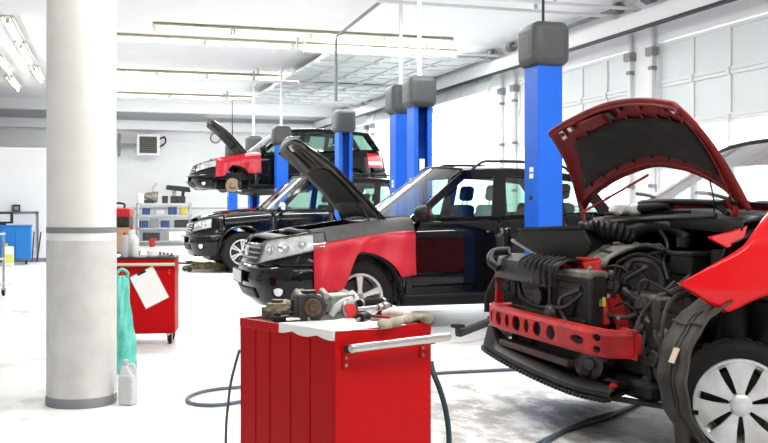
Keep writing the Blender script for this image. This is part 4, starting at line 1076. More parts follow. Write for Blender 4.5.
# ---- radiator pack
rad = MB().box(0.33, 0.40, -0.10, 0.82, 0.33, 0.86).build('radiator', 'dark_fins', red, bevel=0.006)
fr_ = MB()
MB().box(0.315, 0.41, -0.15, -0.09, 0.32, 0.88).build('end_tank', 'dusty_black', rad, bevel=0.01)
MB().box(0.315, 0.41, 0.81, 0.87, 0.32, 0.88).build('end_tank', 'dusty_black', rad, bevel=0.01)
MB().box(0.30, 0.42, -0.15, 0.87, 0.855, 0.895).build('radiator_top', 'cover_grey', rad, bevel=0.01)
MB().cyl((0.31, 0.42, 0.72), (0.275, 0.42, 0.72), 0.055, n=24).build('horn', 'dusty_black', red, bevel=0.006)
MB().lathe([(0.0, -0.03), (0.035, -0.03), (0.052, -0.015), (0.055, 0)], c=(0.27, 0.22, 0.64), axis=(1, 0, 0), n=24).build('horn', 'dark_steel', red)
MB().beam((0.30, 0.30, 0.60), (0.30, 0.30, 0.86), 0.03, 0.012).build('horn_bracket', 'dusty_black', red)
for k in range(13):
    z = 0.37+0.037*k
    MB().box(0.322, 0.332, -0.08, 0.80, z, z+0.007).build('fin_row', 'dark_fins', rad, flat=True)
MB().box(0.305, 0.33, -0.09, 0.81, 0.60, 0.635).build('condenser_tube', 'dusty_black', rad, bevel=0.006)
MB().tube([(0.30, -0.06, 0.80), (0.27, 0.10, 0.74), (0.285, 0.12, 0.66), (0.27, 0.02, 0.60), (0.29, -0.08, 0.56)], 0.014, n=8).build('condenser_pipe', 'dark_steel', red)
MB().tube([(0.29, 0.70, 0.78), (0.27, 0.60, 0.70), (0.27, 0.50, 0.67), (0.28, 0.36, 0.66), (0.27, 0.16, 0.68), (0.26, 0.02, 0.70), (0.28, -0.12, 0.78)], 0.012, n=8).build('wiring_loom', 'black_plastic', red)
# ribbed plastic shroud on top
sh = []
for i in range(9):
    y = lerp(0.10, 0.92, i/8); b_ = 0.03*math.sin(PI*i/8)
    sh.append([(0.235-b_, y, 0.80), (0.225-b_, y, 0.85), (0.25-b_, y, 0.915), (0.31, y, 0.945), (0.40, y, 0.945)])
shr = MB().grid(sh).build('radiator_shroud', 'dusty_black', red, solid=0.01)
for i in range(7):
    y = lerp(0.12, 0.52, i/6)
    MB().tube([(0.215, y, 0.80), (0.212, y, 0.86), (0.225, y+0.01, 0.925), (0.31, y+0.02, 0.957)], 0.009, n=6).build('shroud_rib', 'dusty_black', shr)
MB().tube([(0.20, 0.80, 0.86), (0.17, 0.85, 0.90), (0.22, 0.92, 0.95), (0.30, 0.86, 0.965)], 0.026, n=10).build('shroud_horn', 'black_plastic', shr)
# ---- red front panel parts
MB().tube([rp(530, 259, 5.62), rp(545, 251, 5.50), rp(560, 256, 5.32)], 0.020, n=8).build('far_panel_corner', 'red_primer', red)
MB().beam(rp(553, 259, 5.35), rp(598, 262, 4.88), 0.035, 0.045).build('upper_tie_bar', 'red_primer', red, bevel=0.006)
pa = [rp(582, 263, 4.95), rp(600, 260, 4.84), rp(607, 268, 4.80), rp(604, 278, 4.80), rp(622, 300, 4.70), rp(640, 345, 4.55), rp(626, 352, 4.55), rp(612, 318, 4.72), rp(597, 300, 4.82)]
MB().prism(pa, (0.03, 0.02, 0)).build('lamp_panel', 'red_primer', red, bevel=0.005)
pb_ = [rp(588, 276, 4.86), rp(600, 283, 4.80), rp(606, 305, 4.76), rp(600, 306, 4.80)]
MB().prism(pb_, (-0.012, 0, 0)).build('panel_reinforcement', 'salmon', red, bevel=0.003)
for px, py, Y in ((593, 268, 4.84), (604, 273, 4.78), (612, 296, 4.70), (622, 318, 4.62)):
    p = rp(px, py, Y)+Vector((-0.012, 0, 0)); MB().cyl(p, p+Vector((-0.014, -0.004, 0)), 0.011, n=6).build('panel_bolt', 'steel', red)
MB().beam(rp(603, 302, 4.76), rp(606, 326, 4.70), 0.05, 0.03, up=(1, 0, 0)).build('lamp_bracket', 'red_primer', red, bevel=0.006)
MB().beam(rp(629, 300, 4.62), rp(634, 345, 4.58), 0.03, 0.03, up=(1, 0, 0)).build('side_rail_end', 'dark_primer', red, bevel=0.01)
MB().beam(rp(500, 262, 5.88), rp(499, 306, 5.86), 0.03, 0.05, up=(1, 0, 0)).build('far_lamp_post', 'red_primer', red, bevel=0.005)
MB().cyl(rp(501, 263, 5.86), rp(501, 256, 5.86), 0.014, n=8).build('post_stud', 'steel', red)
MB().tube([rp(498, 275, 5.9), rp(488, 295, 5.95), rp(487, 312, 5.95)], 0.02, n=8).build('far_bracket', 'dusty_black', red)
# inner wings and side members
MB().box(0.52, 1.25, -0.62, -0.54, 0.42, 0.56).build('side_member', 'dark_primer', red, bevel=0.01)
MB().box(0.30, 1.25, 0.54, 0.62, 0.42, 0.56).build('side_member', 'dark_primer', red, bevel=0.01)
for sd in (-1, 1):
    rows = [[(x, sd*y, z) for y, z in ((0.56, 0.52), (0.60, 0.72), (0.66, 0.95), (0.72, 0.97+0.18*smooth((x-0.4)/0.6)), (0.76, 0.95+0.18*smooth((x-0.4)/0.6)))] for x in [lerp(0.74, 1.15, i/10) for i in range(11)]]
    MB().grid(rows).build('inner_wing', 'black_plastic', red, solid=0.008)
    MB().cyl((0.86, sd*0.58, 0.55), (0.88, sd*0.54, 1.02), 0.10, 0.085, n=24).build('strut_tower', 'black_plastic', red)
    MB().cyl((0.80, sd*0.66, 0.32), (0.87, sd*0.56, 0.95), 0.03, n=12).build('strut', 'dark_steel', red)
    MB().beam((0.70, sd*0.30, 0.24), (0.76, sd*0.68, 0.22), 0.10, 0.04).build('lower_arm', 'dark_steel', red, bevel=0.01)
# firewall, cowl seal
MB().box(1.02, 1.06, -0.78, 0.78, 0.40, 1.16).build('firewall', 'black_plastic', red)
MB().tube([rp(716, 216, 4.30), rp(690, 217, 4.45), rp(650, 219, 4.85), rp(610, 222, 5.25), rp(580, 224, 5.55)], 0.016, n=8).build('cowl_seal', 'black_plastic', red)
MB().grid([[(x, y, z+0.03*(1-(y/0.8)**2)) for y in [lerp(-0.74, 0.74, i/10) for i in range(11)]] for x, z in ((0.80, 1.10), (0.82, 1.165), (0.90, 1.175), (1.02, 1.165))]).build('cowl_panel', 'dusty_black', red, solid=0.01)
# ---- engine
MB().box(0.48, 0.98, -0.50, 0.50, 0.36, 0.80).build('engine_block', 'dark_steel', red, bevel=0.03)
MB().box(0.46, 0.92, 0.30, 0.72, 0.36, 0.72).build('gearbox', 'dark_steel', red, bevel=0.05)
ec = []
for i in range(21):
    y = lerp(-0.10, 0.36, i/20); rdg = 0.010*math.sin(i*2*PI/5)
    ec.append([(0.42, y, 0.915+rdg), (0.45, y, 0.965+rdg), (0.56, y, 1.015+rdg), (0.78, y, 1.03+rdg), (0.88, y, 0.94)])
ecv = MB().grid(ec).build('engine_cover', 'cover_grey', red, solid=0.012)
for k in range(0):
    y = -0.26+0.14*k
    MB().tube([(0.44, y, 0.80), (0.40, y-0.02, 0.86), (0.44, y, 0.93), (0.54, y+0.01, 0.975)], 0.016, n=8).build('intake_runner', 'cover_grey', red)
# air box and duct
ab = [rp(520, 229, 5.55), rp(582, 228, 5.02), rp(592, 245, 4.98), rp(580, 262, 5.02), rp(545, 256, 5.40), rp(513, 243, 5.62)]
abx = MB().prism(ab, (0.20, 0.10, 0.0)).build('air_box', 'black_plastic', red, bevel=0.012)
MB().beam(rp(519, 229, 5.56)+Vector((0.0, 0, 0.0)), rp(583, 227, 5.02), 0.03, 0.018).build('air_box_rim', 'dusty_black', abx)
MB().beam(rp(512, 240, 5.60), rp(542, 258, 5.40), 0.02, 0.014).build('air_box_clip', 'steel', abx)
MB().tube([rp(575, 232, 5.06)+Vector((0.1, 0, 0)), rp(595, 229, 5.05), rp(615, 231, 5.0), rp(632, 238, 4.98)], lambda u: 0.050+0.006*math.sin(u*70), n=14, sm=14).build('air_duct', 'black_plastic', red)
MB().tube([rp(630, 232, 5.0), rp(650, 226, 4.9), rp(675, 228, 4.75), rp(690, 240, 4.6)], 0.035, n=12).build('air_hose', 'dusty_black', red)
# pulleys and belt
pc = rp(640, 283, 4.66); ax = Vector((-0.75, -0.6, 0.12)).normalized()
pu = MB().lathe([(0.135, -0.02), (0.14, 0.0), (0.135, 0.015), (0.118, 0.015), (0.112, 0.0), (0.05, -0.004), (0.048, 0.016), (0.0, 0.018)], c=pc, axis=ax, n=36).build('pulley', 'dark_steel', red)
for k in range(6):
    a = 2*PI*k/6; e1 = ax.orthogonal().normalized(); e2 = ax.cross(e1)
    p = pc+(e1*math.cos(a)+e2*math.sin(a))*0.08+ax*0.003
    MB().cyl(p-ax*0.006, p+ax*0.006, 0.020, n=12).build('pulley_hole', 'black_plastic', pu)
for px, py, Y, rr in ((610, 285, 4.75, 0.055), (660, 312, 4.52, 0.06), (652, 262, 4.66, 0.05)):
    c = rp(px, py, Y); MB().lathe([(0.0, 0.012), (rr*0.4, 0.012), (rr*0.45, 0.0), (rr*0.85, 0.0), (rr*0.9, 0.014), (rr, 0.014), (rr, -0.03), (rr*0.9, -0.03)], c=c, axis=ax, n=24).build('idler_pulley', 'dark_steel', red)
MB().cyl(rp(655, 318, 4.58), rp(655, 318, 4.58)+Vector((0.12, 0.12, 0)), 0.07, n=24).build('alternator', 'cast_alu', red, bevel=0.01)
MB().tube([rp(618, 262, 4.74), rp(640, 254, 4.68), rp(665, 268, 4.58), rp(668, 300, 4.54), rp(650, 325, 4.56), rp(622, 312, 4.70), rp(612, 285, 4.74), rp(618, 262, 4.74)], 0.010, n=6).build('drive_belt', 'rubber', red)
# battery / fuse box
MB().obox(rp(692, 264, 4.46)+Vector((0.05, 0.05, 0)), (0.20, 0.16, 0.12), (0, 0, R(10))).build('fuse_box', 'black_plastic', red, bevel=0.012)
MB().obox(rp(692, 254, 4.46)+Vector((0.05, 0.05, 0)), (0.215, 0.175, 0.022), (0, 0, R(10))).build('fuse_box_lid', 'dusty_black', red, bevel=0.005)
MB().cyl(rp(683, 247, 4.58), rp(683, 238, 4.58), 0.035, n=16).build('reservoir_cap', 'dusty_black', red)
MB().sphere(rp(700, 226, 4.75), (0.05, 0.05, 0.06)).build('brake_servo', 'black_plastic', red)
# hoses
hoses = [
 ([(497, 278, 5.85), (505, 292, 5.8), (520, 303, 5.65), (545, 308, 5.45), (567, 305, 5.2), (585, 298, 4.95), (600, 294, 4.8)], 0.014, 'rubber'),
 ([(588, 296, 4.86), (596, 309, 4.78), (612, 316, 4.68), (630, 317, 4.58), (648, 305, 4.50), (668, 296, 4.42), (690, 278, 4.36)], 0.012, 'dirty_liner'),
 ([(572, 325, 5.0), (574, 308, 4.95), (580, 294, 4.92), (590, 284, 4.9)], 0.022, 'black_plastic'),
 ([(624, 290, 4.66), (634, 300, 4.58), (648, 318, 4.50), (656, 340, 4.42), (662, 362, 4.36)], 0.020, 'dusty_black'),
 ([(646, 300, 4.50), (658, 312, 4.44), (656, 335, 4.40), (662, 350, 4.36), (660, 378, 4.36), (668, 398, 4.34)], 0.018, 'dirty_liner'),
 ([(676, 282, 4.40), (660, 296, 4.44), (644, 302, 4.50), (630, 294, 4.58)], 0.016, 'dusty_black'),
 ([(690, 275, 4.40), (672, 290, 4.40), (655, 298, 4.42), (640, 318, 4.46), (633, 345, 4.46)], 0.010, 'dirty_liner'),
 ([(615, 306, 4.68), (624, 303, 4.62), (636, 312, 4.55), (640, 330, 4.50), (630, 350, 4.5)], 0.008, 'dusty_black'),
 ([(640, 262, 4.7), (660, 252, 4.64), (678, 256, 4.56), (690, 268, 4.50)], 0.014, 'black_plastic'),
 ([(600, 250, 4.9), (620, 254, 4.8), (630, 250, 4.75), (645, 246, 4.7), (665, 250, 4.6)], 0.009, 'dusty_black'),
 ([(660, 230, 4.8), (668, 245, 4.7), (664, 262, 4.6), (668, 280, 4.5)], 0.010, 'black_plastic'),
 ([(602, 268, 4.82), (616, 266, 4.74), (628, 272, 4.68), (634, 290, 4.62)], 0.008, 'dusty_black'),
 ([(530, 274, 5.5), (552, 282, 5.3), (562, 290, 5.15), (560, 305, 5.15)], 0.008, 'black_plastic'),
 ([(505, 280, 5.75), (520, 276, 5.62), (545, 284, 5.4), (560, 280, 5.2)], 0.010, 'dusty_black'),
 ([(610, 330, 4.62), (622, 344, 4.58), (640, 352, 4.48), (655, 348, 4.42)], 0.022, 'black_plastic'),
 ([(646, 325, 4.50), (643, 350, 4.46), (650, 372, 4.42), (648, 388, 4.42)], 0.014, 'dusty_black'),
 ([(670, 300, 4.36), (664, 318, 4.34), (662, 340, 4.33), (667, 365, 4.32)], 0.012, 'dirty_liner'),
 ([(704, 275, 4.40), (690, 290, 4.36), (676, 296, 4.34), (668, 310, 4.33)], 0.012, 'dusty_black')]
for pts, r_, m_ in hoses: MB().tube([rp(*q) for q in pts], r_, n=8).build('hose', m_, red)
for px, py, Y, sz, m_ in ((652, 318, 4.46, 0.035, 'cast_alu'), (655, 360, 4.40, 0.045, 'dark_steel'), (640, 330, 4.52, 0.04, 'dark_steel'), (628, 268, 4.72, 0.035, 'dusty_black'), (612, 276, 4.76, 0.03, 'dark_steel'), (664, 334, 4.38, 0.03, 'cast_alu'), (608, 355, 4.62, 0.05, 'dark_primer'), (590, 370, 4.75, 0.05, 'dusty_black'), (647, 384, 4.44, 0.04, 'dusty_black')):
    MB().obox(rp(px, py, Y), (sz*1.6, sz*1.3, sz*1.8), (0.3, 0.4, 0.5)).build('connector_block', m_, red, bevel=sz*0.25)
MB().obox(rp(604, 302, 4.72), (0.02, 0.012, 0.05)).build('sensor', 'yellow', red, bevel=0.003)
MB().obox(rp(601, 303, 4.73), (0.02, 0.012, 0.04)).build('sensor', 'steel', red, bevel=0.003)

bay_r = random.Random(31)
for k in range(14):
    y = lerp(-0.45, 0.40, k/13); x = 0.44+bay_r.uniform(0, 0.10); z = 0.80+bay_r.uniform(-0.14, 0.10)
    pts = [(x, y, z), (x+bay_r.uniform(0.0, 0.06), y+bay_r.uniform(-0.1, 0.1), z+bay_r.uniform(0.02, 0.08)), (x+0.14, y+bay_r.uniform(-0.14, 0.14), z+bay_r.uniform(0.0, 0.09)), (x+0.26, y+bay_r.uniform(-0.1, 0.1), z+bay_r.uniform(-0.03, 0.05))]
    MB().tube(pts, bay_r.choice((0.007, 0.009, 0.012, 0.016)), n=6).build('wiring_loom', bay_r.choice(('black_plastic', 'dusty_black', 'dark_steel', 'dirty_liner')), red)
for k in range(9):
    c = Vector((0.46+bay_r.uniform(0, 0.2), lerp(-0.48, 0.2, k/8), 0.70+bay_r.uniform(0, 0.16))); s_ = bay_r.uniform(0.03, 0.06)
    MB().obox(c, (s_*1.5, s_*1.2, s_), (bay_r.uniform(-.4, .4), bay_r.uniform(-.4, .4), bay_r.uniform(0, 2))).build('connector_block', bay_r.choice(('black_plastic', 'dusty_black', 'dark_steel')), red, bevel=s_*0.2)
# compressor and lower engine parts seen under the bar
MB().cyl(rw(2.62, 4.78, 0.40), rw(2.78, 4.92, 0.40), 0.085, n=28).build('compressor', 'dark_primer', red, bevel=0.012)
MB().lathe([(0.0, 0.01), (0.03, 0.012), (0.035, 0.0), (0.075, 0.0), (0.085, 0.012), (0.085, -0.02)], c=rw(2.60, 4.72, 0.41), axis=(-0.8, -0.5, 0), n=28).build('compressor_clutch', 'dark_steel', red)
MB().box(0.42, 1.0, -0.52, 0.66, 0.26, 0.36).build('sump', 'dusty_black', red, bevel=0.03)
MB().obox(rp(586, 350, 4.95), (0.10, 0.16, 0.14)).build('oil_cooler', 'dusty_black', red, bevel=0.015)
# jacking bar under the sill, a plate hanging from the liner
MB().beam(rp(612, 398, 4.55), rp(700, 412, 4.15), 0.05, 0.02).build('under_tray_strip', 'dusty_black', red)
MB().prism([rp(672, 405, 4.20), rp(690, 407, 4.10), rp(688, 452, 4.10), rp(676, 455, 4.20)], (0.012, 0, 0)).build('mud_flap', 'dirty_liner', red, bevel=0.004)

# ---- raised hood
low = [(749, 209, 4.26), (735, 199, 4.34), (722, 189.5, 4.42), (700, 178, 4.56), (675, 170.5, 4.74), (650, 168, 4.92), (622, 177, 5.14), (602, 188, 5.34), (588, 201, 5.54), (582, 213, 5.62)]
upp = [(681, 107, 4.42), (676, 103.5, 4.46), (668, 102.5, 4.50), (650, 101, 4.62), (630, 101.5, 4.77), (608, 105, 4.94), (590, 111, 5.10), (575, 118, 5.24), (563, 124, 5.36), (552, 131, 5.47)]
lo3 = catmull([rp(*q) for q in low], 4); up3 = catmull([rp(*q) for q in upp], 4)
hn = ((up3[18]-lo3[18]).cross(lo3[30]-lo3[6])).normalized()
if hn.x < 0: hn = -hn                                      # outer face looks away from the viewer
def hs(i, v, off=0.0):                                     # i in 0..1 near->far, v 0 rear edge..1 front edge
    f = i*(len(lo3)-1); k = min(int(f), len(lo3)-2); t = f-k
    a = lo3[k].lerp(lo3[k+1], t); b = up3[k].lerp(up3[k+1], t)
    bul = 0.055*math.sin(PI*v)*(0.5+0.5*math.sin(PI*i))+0.03*math.sin(PI*i)
    return a.lerp(b, v)+hn*(bul-0.02*(v**4)+off)
ii = [k/36 for k in range(37)]; vv = [k/14 for k in range(15)]
hood = MB().grid([[hs(lerp(0.004, 0.996, i), lerp(0.006, 0.994, v), 0.012) for i in ii] for v in vv]).build('hood', 'red_paint', red, solid=0.010, soff=0)
MB().grid([[hs(lerp(0.0, 1.0, i), lerp(0.0, 1.0, v), -0.012+0.010*math.sin(PI*min(1, v*6))*0) for i in ii] for v in vv]).build('hood_inner_panel', 'hood_shaded_red', hood, solid=0.008, soff=0)
hem = [hs(i, 0, 0) for i in ii]+[hs(1, v, 0) for v in vv[1:]]+[hs(i, 1, 0) for i in ii[::-1][1:]]+[hs(0, v, 0) for v in vv[::-1][1:]]
MB().tube(hem, 0.014, n=8, sm=0).build('hood_hem', 'hood_shaded_red', hood)  # hem wears the shade-darkened red instead of the body red
# insulation pad
def pad(i, v):
    wv = lerp(0.20, 0.735, v) ; lo_i = 0.20+0.02*v; hi_i = 0.885-0.03*v
    return hs(lerp(lo_i, hi_i, i), lerp(0.17, 0.70, v)-0.05*abs(i-0.5)*0, -0.030-0.012*math.sin(PI*i)*math.sin(PI*v)+0.006*math.sin(i*25)*math.sin(v*9))
MB().grid([[pad(i, v) for i in [k/24 for k in range(25)]] for v in [k/12 for k in range(13)]]).build('insulation_pad', 'insulator', hood, solid=0.012, soff=0)
edge = [pad(k/12, 0) for k in range(13)]+[pad(1, k/8) for k in range(1, 9)]+[pad(1-k/12, 1) for k in range(1, 13)]+[pad(0, 1-k/8) for k in range(1, 9)]
MB().tube(edge, 0.008, n=6, sm=0).build('pad_edge', 'insulator', hood)
for k in range(9):
    i = lerp(0.24, 0.84, k/8)
    for v in (0.74, 0.13):
        p = hs(i, v, -0.022); MB().cyl(p, p-hn*0.008, 0.011, n=10).build('clip', 'dark_primer', hood)
# latch bracket, ribs along the front edge
bb_ = [hs(0.60, 0.92, -0.02), hs(0.735, 0.93, -0.02), hs(0.75, 0.80, -0.02), hs(0.70, 0.74, -0.02), hs(0.61, 0.76, -0.02)]
MB().prism(bb_, -hn*0.035).build('latch_bracket', 'hood_shaded_red', hood, bevel=0.010)
MB().prism([hs(0.57, 0.90, -0.02), hs(0.60, 0.91, -0.02), hs(0.61, 0.77, -0.02), hs(0.575, 0.78, -0.02)], -hn*0.02).build('latch', 'dark_steel', hood, bevel=0.004)
MB().tube([hs(lerp(0.03, 0.985, k/24), 0.965, -0.022) for k in range(25)], 0.010, n=6, sm=0).build('front_rib', 'hood_shaded_red', hood)
MB().tube([hs(lerp(0.10, 0.90, k/24), 0.055, -0.022) for k in range(25)], 0.010, n=6, sm=0).build('rear_rib', 'hood_shaded_red', hood)
MB().tube([hs(0.12, lerp(0.08, 0.93, k/10), -0.022) for k in range(11)], 0.012, n=6, sm=0).build('side_rib', 'hood_shaded_red', hood)
for k in range(7):
    i = (0.04, 0.15, 0.28, 0.42, 0.52, 0.80, 0.90)[k]; p = hs(i, 0.90, -0.02)
    MB().cyl(p, p-hn*0.018, 0.014, n=10).build('rubber_stop', 'hood_shaded_red', hood)
def sticker(i0, i1, v0, v1, nm, m_='white'):
    MB().grid([[hs(lerp(i0, i1, a/4), lerp(v0, v1, b/3), -0.0245) for a in range(5)] for b in range(4)]).build(nm, m_, hood, solid=0.001, soff=0)
sticker(0.10, 0.245, 0.83, 0.905, 'sticker'); sticker(0.095, 0.165, 0.73, 0.84, 'sticker')
sticker(0.885, 0.915, 0.83, 0.94, 'sticker'); sticker(0.825, 0.85, 0.87, 0.93, 'sticker')
# hinges, prop rod
MB().tube([hs(0.965, 0.10, -0.02), rp(581, 205, 5.58), rp(583, 214, 5.56), rp(584, 222, 5.54)], 0.012, n=6).build('hood_hinge', 'hood_shaded_red', hood)
MB().tube([rp(736, 224, 4.36), rp(734, 212, 4.35), rp(728, 203, 4.36), hs(0.10, 0.06, -0.03)], 0.010, n=6).build('hood_hinge', 'hood_shaded_red', hood)
MB().sphere(rp(735, 212, 4.35), (0.02, 0.02, 0.035), 12, 8).build('hinge_knuckle', 'red_primer', hood)
MB().tube([rp(583, 212, 5.50), rp(615, 194, 5.25), rp(648, 175, 5.0)], 0.008, n=8).build('prop_rod', 'red_primer', hood)
MB().tube([rp(714, 214, 4.50), rp(713, 195, 4.50), rp(702, 150, 4.52)], 0.004, n=6).build('washer_hose', 'black_plastic', hood)
# things lying by the screen: wiper motor linkage and rag
MB().tube([rp(728, 214, 4.45), rp(715, 206, 4.55), rp(690, 203, 4.72), rp(665, 204, 4.90), rp(655, 208, 5.0)], 0.014, n=8).build('wiper_arm', 'black_plastic', red)
MB().tube([rp(672, 205, 4.85), rp(655, 207, 4.98), rp(640, 208, 5.1)], 0.026, n=10).build('wiper_motor', 'black_plastic', red)
MB().tube([rp(690, 212, 4.75), rp(660, 212, 4.95), rp(630, 214, 5.2), rp(605, 214, 5.4)], 0.010, n=8).build('wiper_blade', 'dusty_black', red)
g = MB(); r_ = random.Random(4)
for k in range(26):
    p = rp(lerp(612, 640, r_.random()), lerp(206, 213, r_.random()), 5.12); g.sphere(p, (0.03, 0.03, 0.018), 8, 6)
o = g.build('rag', 'cloth', None, weld=1e-4); o.location = RL
md = o.modifiers.new('r', 'REMESH'); md.mode = 'VOXEL'; md.voxel_size = 0.010
tag(o, 'crumpled white rag lying on the cowl below the red car windscreen', 'rag')
# ================================================================= two-post lifts
def lift_post(loc, face, label, arms=(), carriage_z=0.22, conduit=0.25, lab2=False):
    """face = +1 : channel opens towards +y"""
    t = empty('lift_post', (loc[0], loc[1], 0), label, 'car lift', 'blue lift posts')
    MB().box(-0.22, 0.22, -0.26, 0.26, 0, 0.02).build('base_plate', 'blue', t, bevel=0.004)
    for sx in (-1, 1):
        for sy in (-1, 1): MB().cyl((sx*0.18, sy*0.22, 0.02), (sx*0.18, sy*0.22, 0.045), 0.018, n=6).build('anchor_bolt', 'steel', t)
    w, d = 0.125, 0.15; f = face; k = 0.014
    outl = [(-w, -d*f), (w, -d*f), (w, d*f), (w-0.06, d*f), (w-0.06, (d-k)*f), (w-k, (d-k)*f), (w-k, (-d+k)*f), (-w+k, (-d+k)*f), (-w+k, (d-k)*f), (-w+0.06, (d-k)*f), (-w+0.06, d*f), (-w, d*f)]
    MB().prism([(x, y, 0.02) for x, y in outl], (0, 0, 2.53)).build('column', 'blue', t, flat=True, bevel=0.006)
    MB().box(-w+0.02, w-0.02, min(0, (d+0.015)*f), max(0, (d+0.015)*f), carriage_z, carriage_z+0.75).build('carriage', 'dark_rail', t, bevel=0.006)
    MB().tube([(-0.03, 0.03*f, 0.1), (-0.03, 0.03*f, 2.5)], 0.012, n=8, sm=0).build('lifting_screw', 'steel', t)
    hd = MB().box(-0.19, 0.19, -0.215, 0.215, 2.545, 2.96).build('head_cover', 'cap_grey', t, bevel=0.085, bseg=5)
    MB().box(-0.193, -0.18, -0.10, 0.10, 2.66, 2.84).build('cover_panel', 'cap_grey', hd, bevel=0.006)
    if conduit: MB().tube([(0.0, 0.0, 2.94), (0.0, 0.0, CH-0.002)], 0.014 if conduit < 0.3 else 0.03, n=8, sm=0).build('cable_conduit', 'dark_rail' if conduit < 0.3 else 'white_metal', t)
    for zz in (1.50, 1.56): MB().box(-w-0.004, -w+0.002, -0.05, 0.03, zz, zz+0.045).build('sticker', 'white', t, flat=True)
    if lab2: MB().box(-0.05, 0.02, -0.156-0.0, -0.149, 1.66, 1.86).build('warning_label', 'white', t, flat=True)
    MB().box(-w-0.012, -w, -0.02, 0.02, 1.30, 1.34).build('control_box', 'dark_rail', t, bevel=0.004)
    for ax_, ay_, az_ in arms:
        p0 = Vector((0.06 if ax_ > 0 else -0.06, (d+0.02)*f, carriage_z+0.06)); p1 = Vector((ax_, ay_, az_-0.06))
        m_ = p0.lerp(p1, 0.55); a = MB().beam(p0, m_, 0.10, 0.08).build('arm', 'dark_rail', t, bevel=0.008)
        MB().beam(p0.lerp(p1, 0.45), p1, 0.07, 0.055).build('arm_extension', 'dark_rail', a, bevel=0.006)
        MB().cyl(p1+Vector((0, 0, 0.0)), p1+Vector((0, 0, 0.075)), 0.025, n=12).build('pad_screw', 'dark_steel', a)
        MB().cyl(p1+Vector((0, 0, 0.06)), p1+Vector((0, 0, 0.085)), 0.065, n=20).build('lift_pad', 'rubber', a, bevel=0.005)
        MB().cyl(p0+Vector((0, 0, -0.05)), p0+Vector((0, 0, 0.06)), 0.06, n=16).build('arm_pivot', 'dark_steel', a)
    return t
lift_post((4.23, 8.58), 1, 'blue lift post nearest the viewer, in front of the black SUV rear door', arms=((-0.95, -0.22, 0.155),))
lift_post((4.40, 12.62), -1, 'blue lift post with wide grey head, second nearest, just right of its twin', conduit=0.4, lab2=True)
lift_post((4.47, 13.62), 1, 'blue lift post directly left of and behind the second nearest one', conduit=0.4)
lift_post((4.62, 17.38), -1, 'blue lift post rising behind the raised hood of the nearer black SUV', conduit=0)
UZ = UPZ+0.24
lift_post((4.30, 21.45), 1, 'blue lift post standing in front of the raised car', arms=((-0.75, 0.62, UZ), (0.75, 0.62, UZ)), carriage_z=UZ-0.16, conduit=0.4)
lift_post((4.26, 24.72), -1, 'blue lift post on the far side of the raised car, seen under it', arms=((-0.75, -1.25, UZ), (0.75, -1.25, UZ)), carriage_z=UZ-0.16, conduit=0.4)
lift_post((4.24, 28.1), 1, 'farthest blue lift post, seen below the front of the raised car')

# conduit along the ceiling that drops to a lift head
ca, cb = PZ(336, 37, 4.11), PZ(385, -2, 4.11)
c = MB().tube([(ca.x, ca.y, 3.02), (ca.x, ca.y, 4.02), ca+(cb-ca)*0.03, cb, cb+(cb-ca)*0.8], 0.026, n=8, sm=0).build('conduit', 'mid_grey')
tag(c, 'grey conduit running along the ceiling and dropping to a lift head', 'pipe')

# floor jack by the SUV at the back
jp = PZ(206, 271, 0)
t = empty('floor_jack', (jp.x, jp.y, 0), 'oily yellow floor jack in front of the black SUV on the floor', 'jack', rz=R(8))
for sy in (-1, 1): MB().prism([(-0.40, sy*0.13, 0.04), (0.40, sy*0.13, 0.04), (0.40, sy*0.13, 0.12), (0.1, sy*0.13, 0.17), (-0.40, sy*0.13, 0.10)], (0, 0.02, 0)).build('side_plate', 'jack_yellow', t)
for sx in (-0.36, 0.36):
    for sy in (-1, 1): MB().cyl((sx, sy*0.16, 0.05), (sx, sy*0.19, 0.05), 0.05, n=16).build('caster', 'dark_steel', t)
MB().beam((0.25, 0, 0.10), (-0.30, 0, 0.17), 0.10, 0.05).build('lifting_arm', 'jack_yellow', t)
MB().cyl((-0.32, 0, 0.16), (-0.32, 0, 0.20), 0.065, n=16).build('saddle', 'dark_steel', t)
MB().cyl((0.38, 0, 0.12), (-0.55, 0.10, 0.16), 0.018, n=10).build('handle', 'dark_steel', t)
# ================================================================= big red tool cabinet
Mc = PD(335, 331.5, 3.543); Rc = PD(431, 321, 3.858)
ang = math.atan2(Rc.y-Mc.y, Rc.x-Mc.x); CWD = (Vector((Rc.x-Mc.x, Rc.y-Mc.y))).length; CDP = 0.604; CTZ = 0.80
cab = empty('tool_cabinet', (Mc.x, Mc.y, 0), 'large red roller tool cabinet in the foreground with car parts on top', 'tool cabinet', rz=ang)
W_, D_ = CWD, CDP                                     # local: x along the handle face, y along the ribbed side
MB().box(0.012, W_-0.012, 0.012, D_-0.012, 0.115, CTZ-0.03).build('carcass', 'dark_red_cab', cab, flat=True)
MB().box(0.0, W_, -0.002, 0.014, 0.11, CTZ-0.012).build('end_panel', 'red_cab', cab, bevel=0.004)
fr = [0.0, 0.24, 0.44, 0.66, 0.82, 1.0]
for a, b in zip(fr, fr[1:]):
    MB().box(0.0, 0.014, D_*a+0.0025, D_*b-0.0025, 0.11, CTZ-0.012).build('side_panel', 'dark_red_cab', cab, bevel=0.003)
MB().box(W_-0.014, W_, 0.0, D_, 0.11, CTZ-0.012).build('side_panel', 'dark_red_cab', cab, bevel=0.003)
MB().box(0.0, W_, D_-0.014, D_, 0.11, CTZ-0.012).build('end_panel', 'red_cab', cab, bevel=0.003)
tp = MB().box(0.006, W_-0.006, 0.006, D_-0.006, CTZ-0.02, CTZ-0.008).build('top_tray', 'dirty_liner', cab, flat=True)
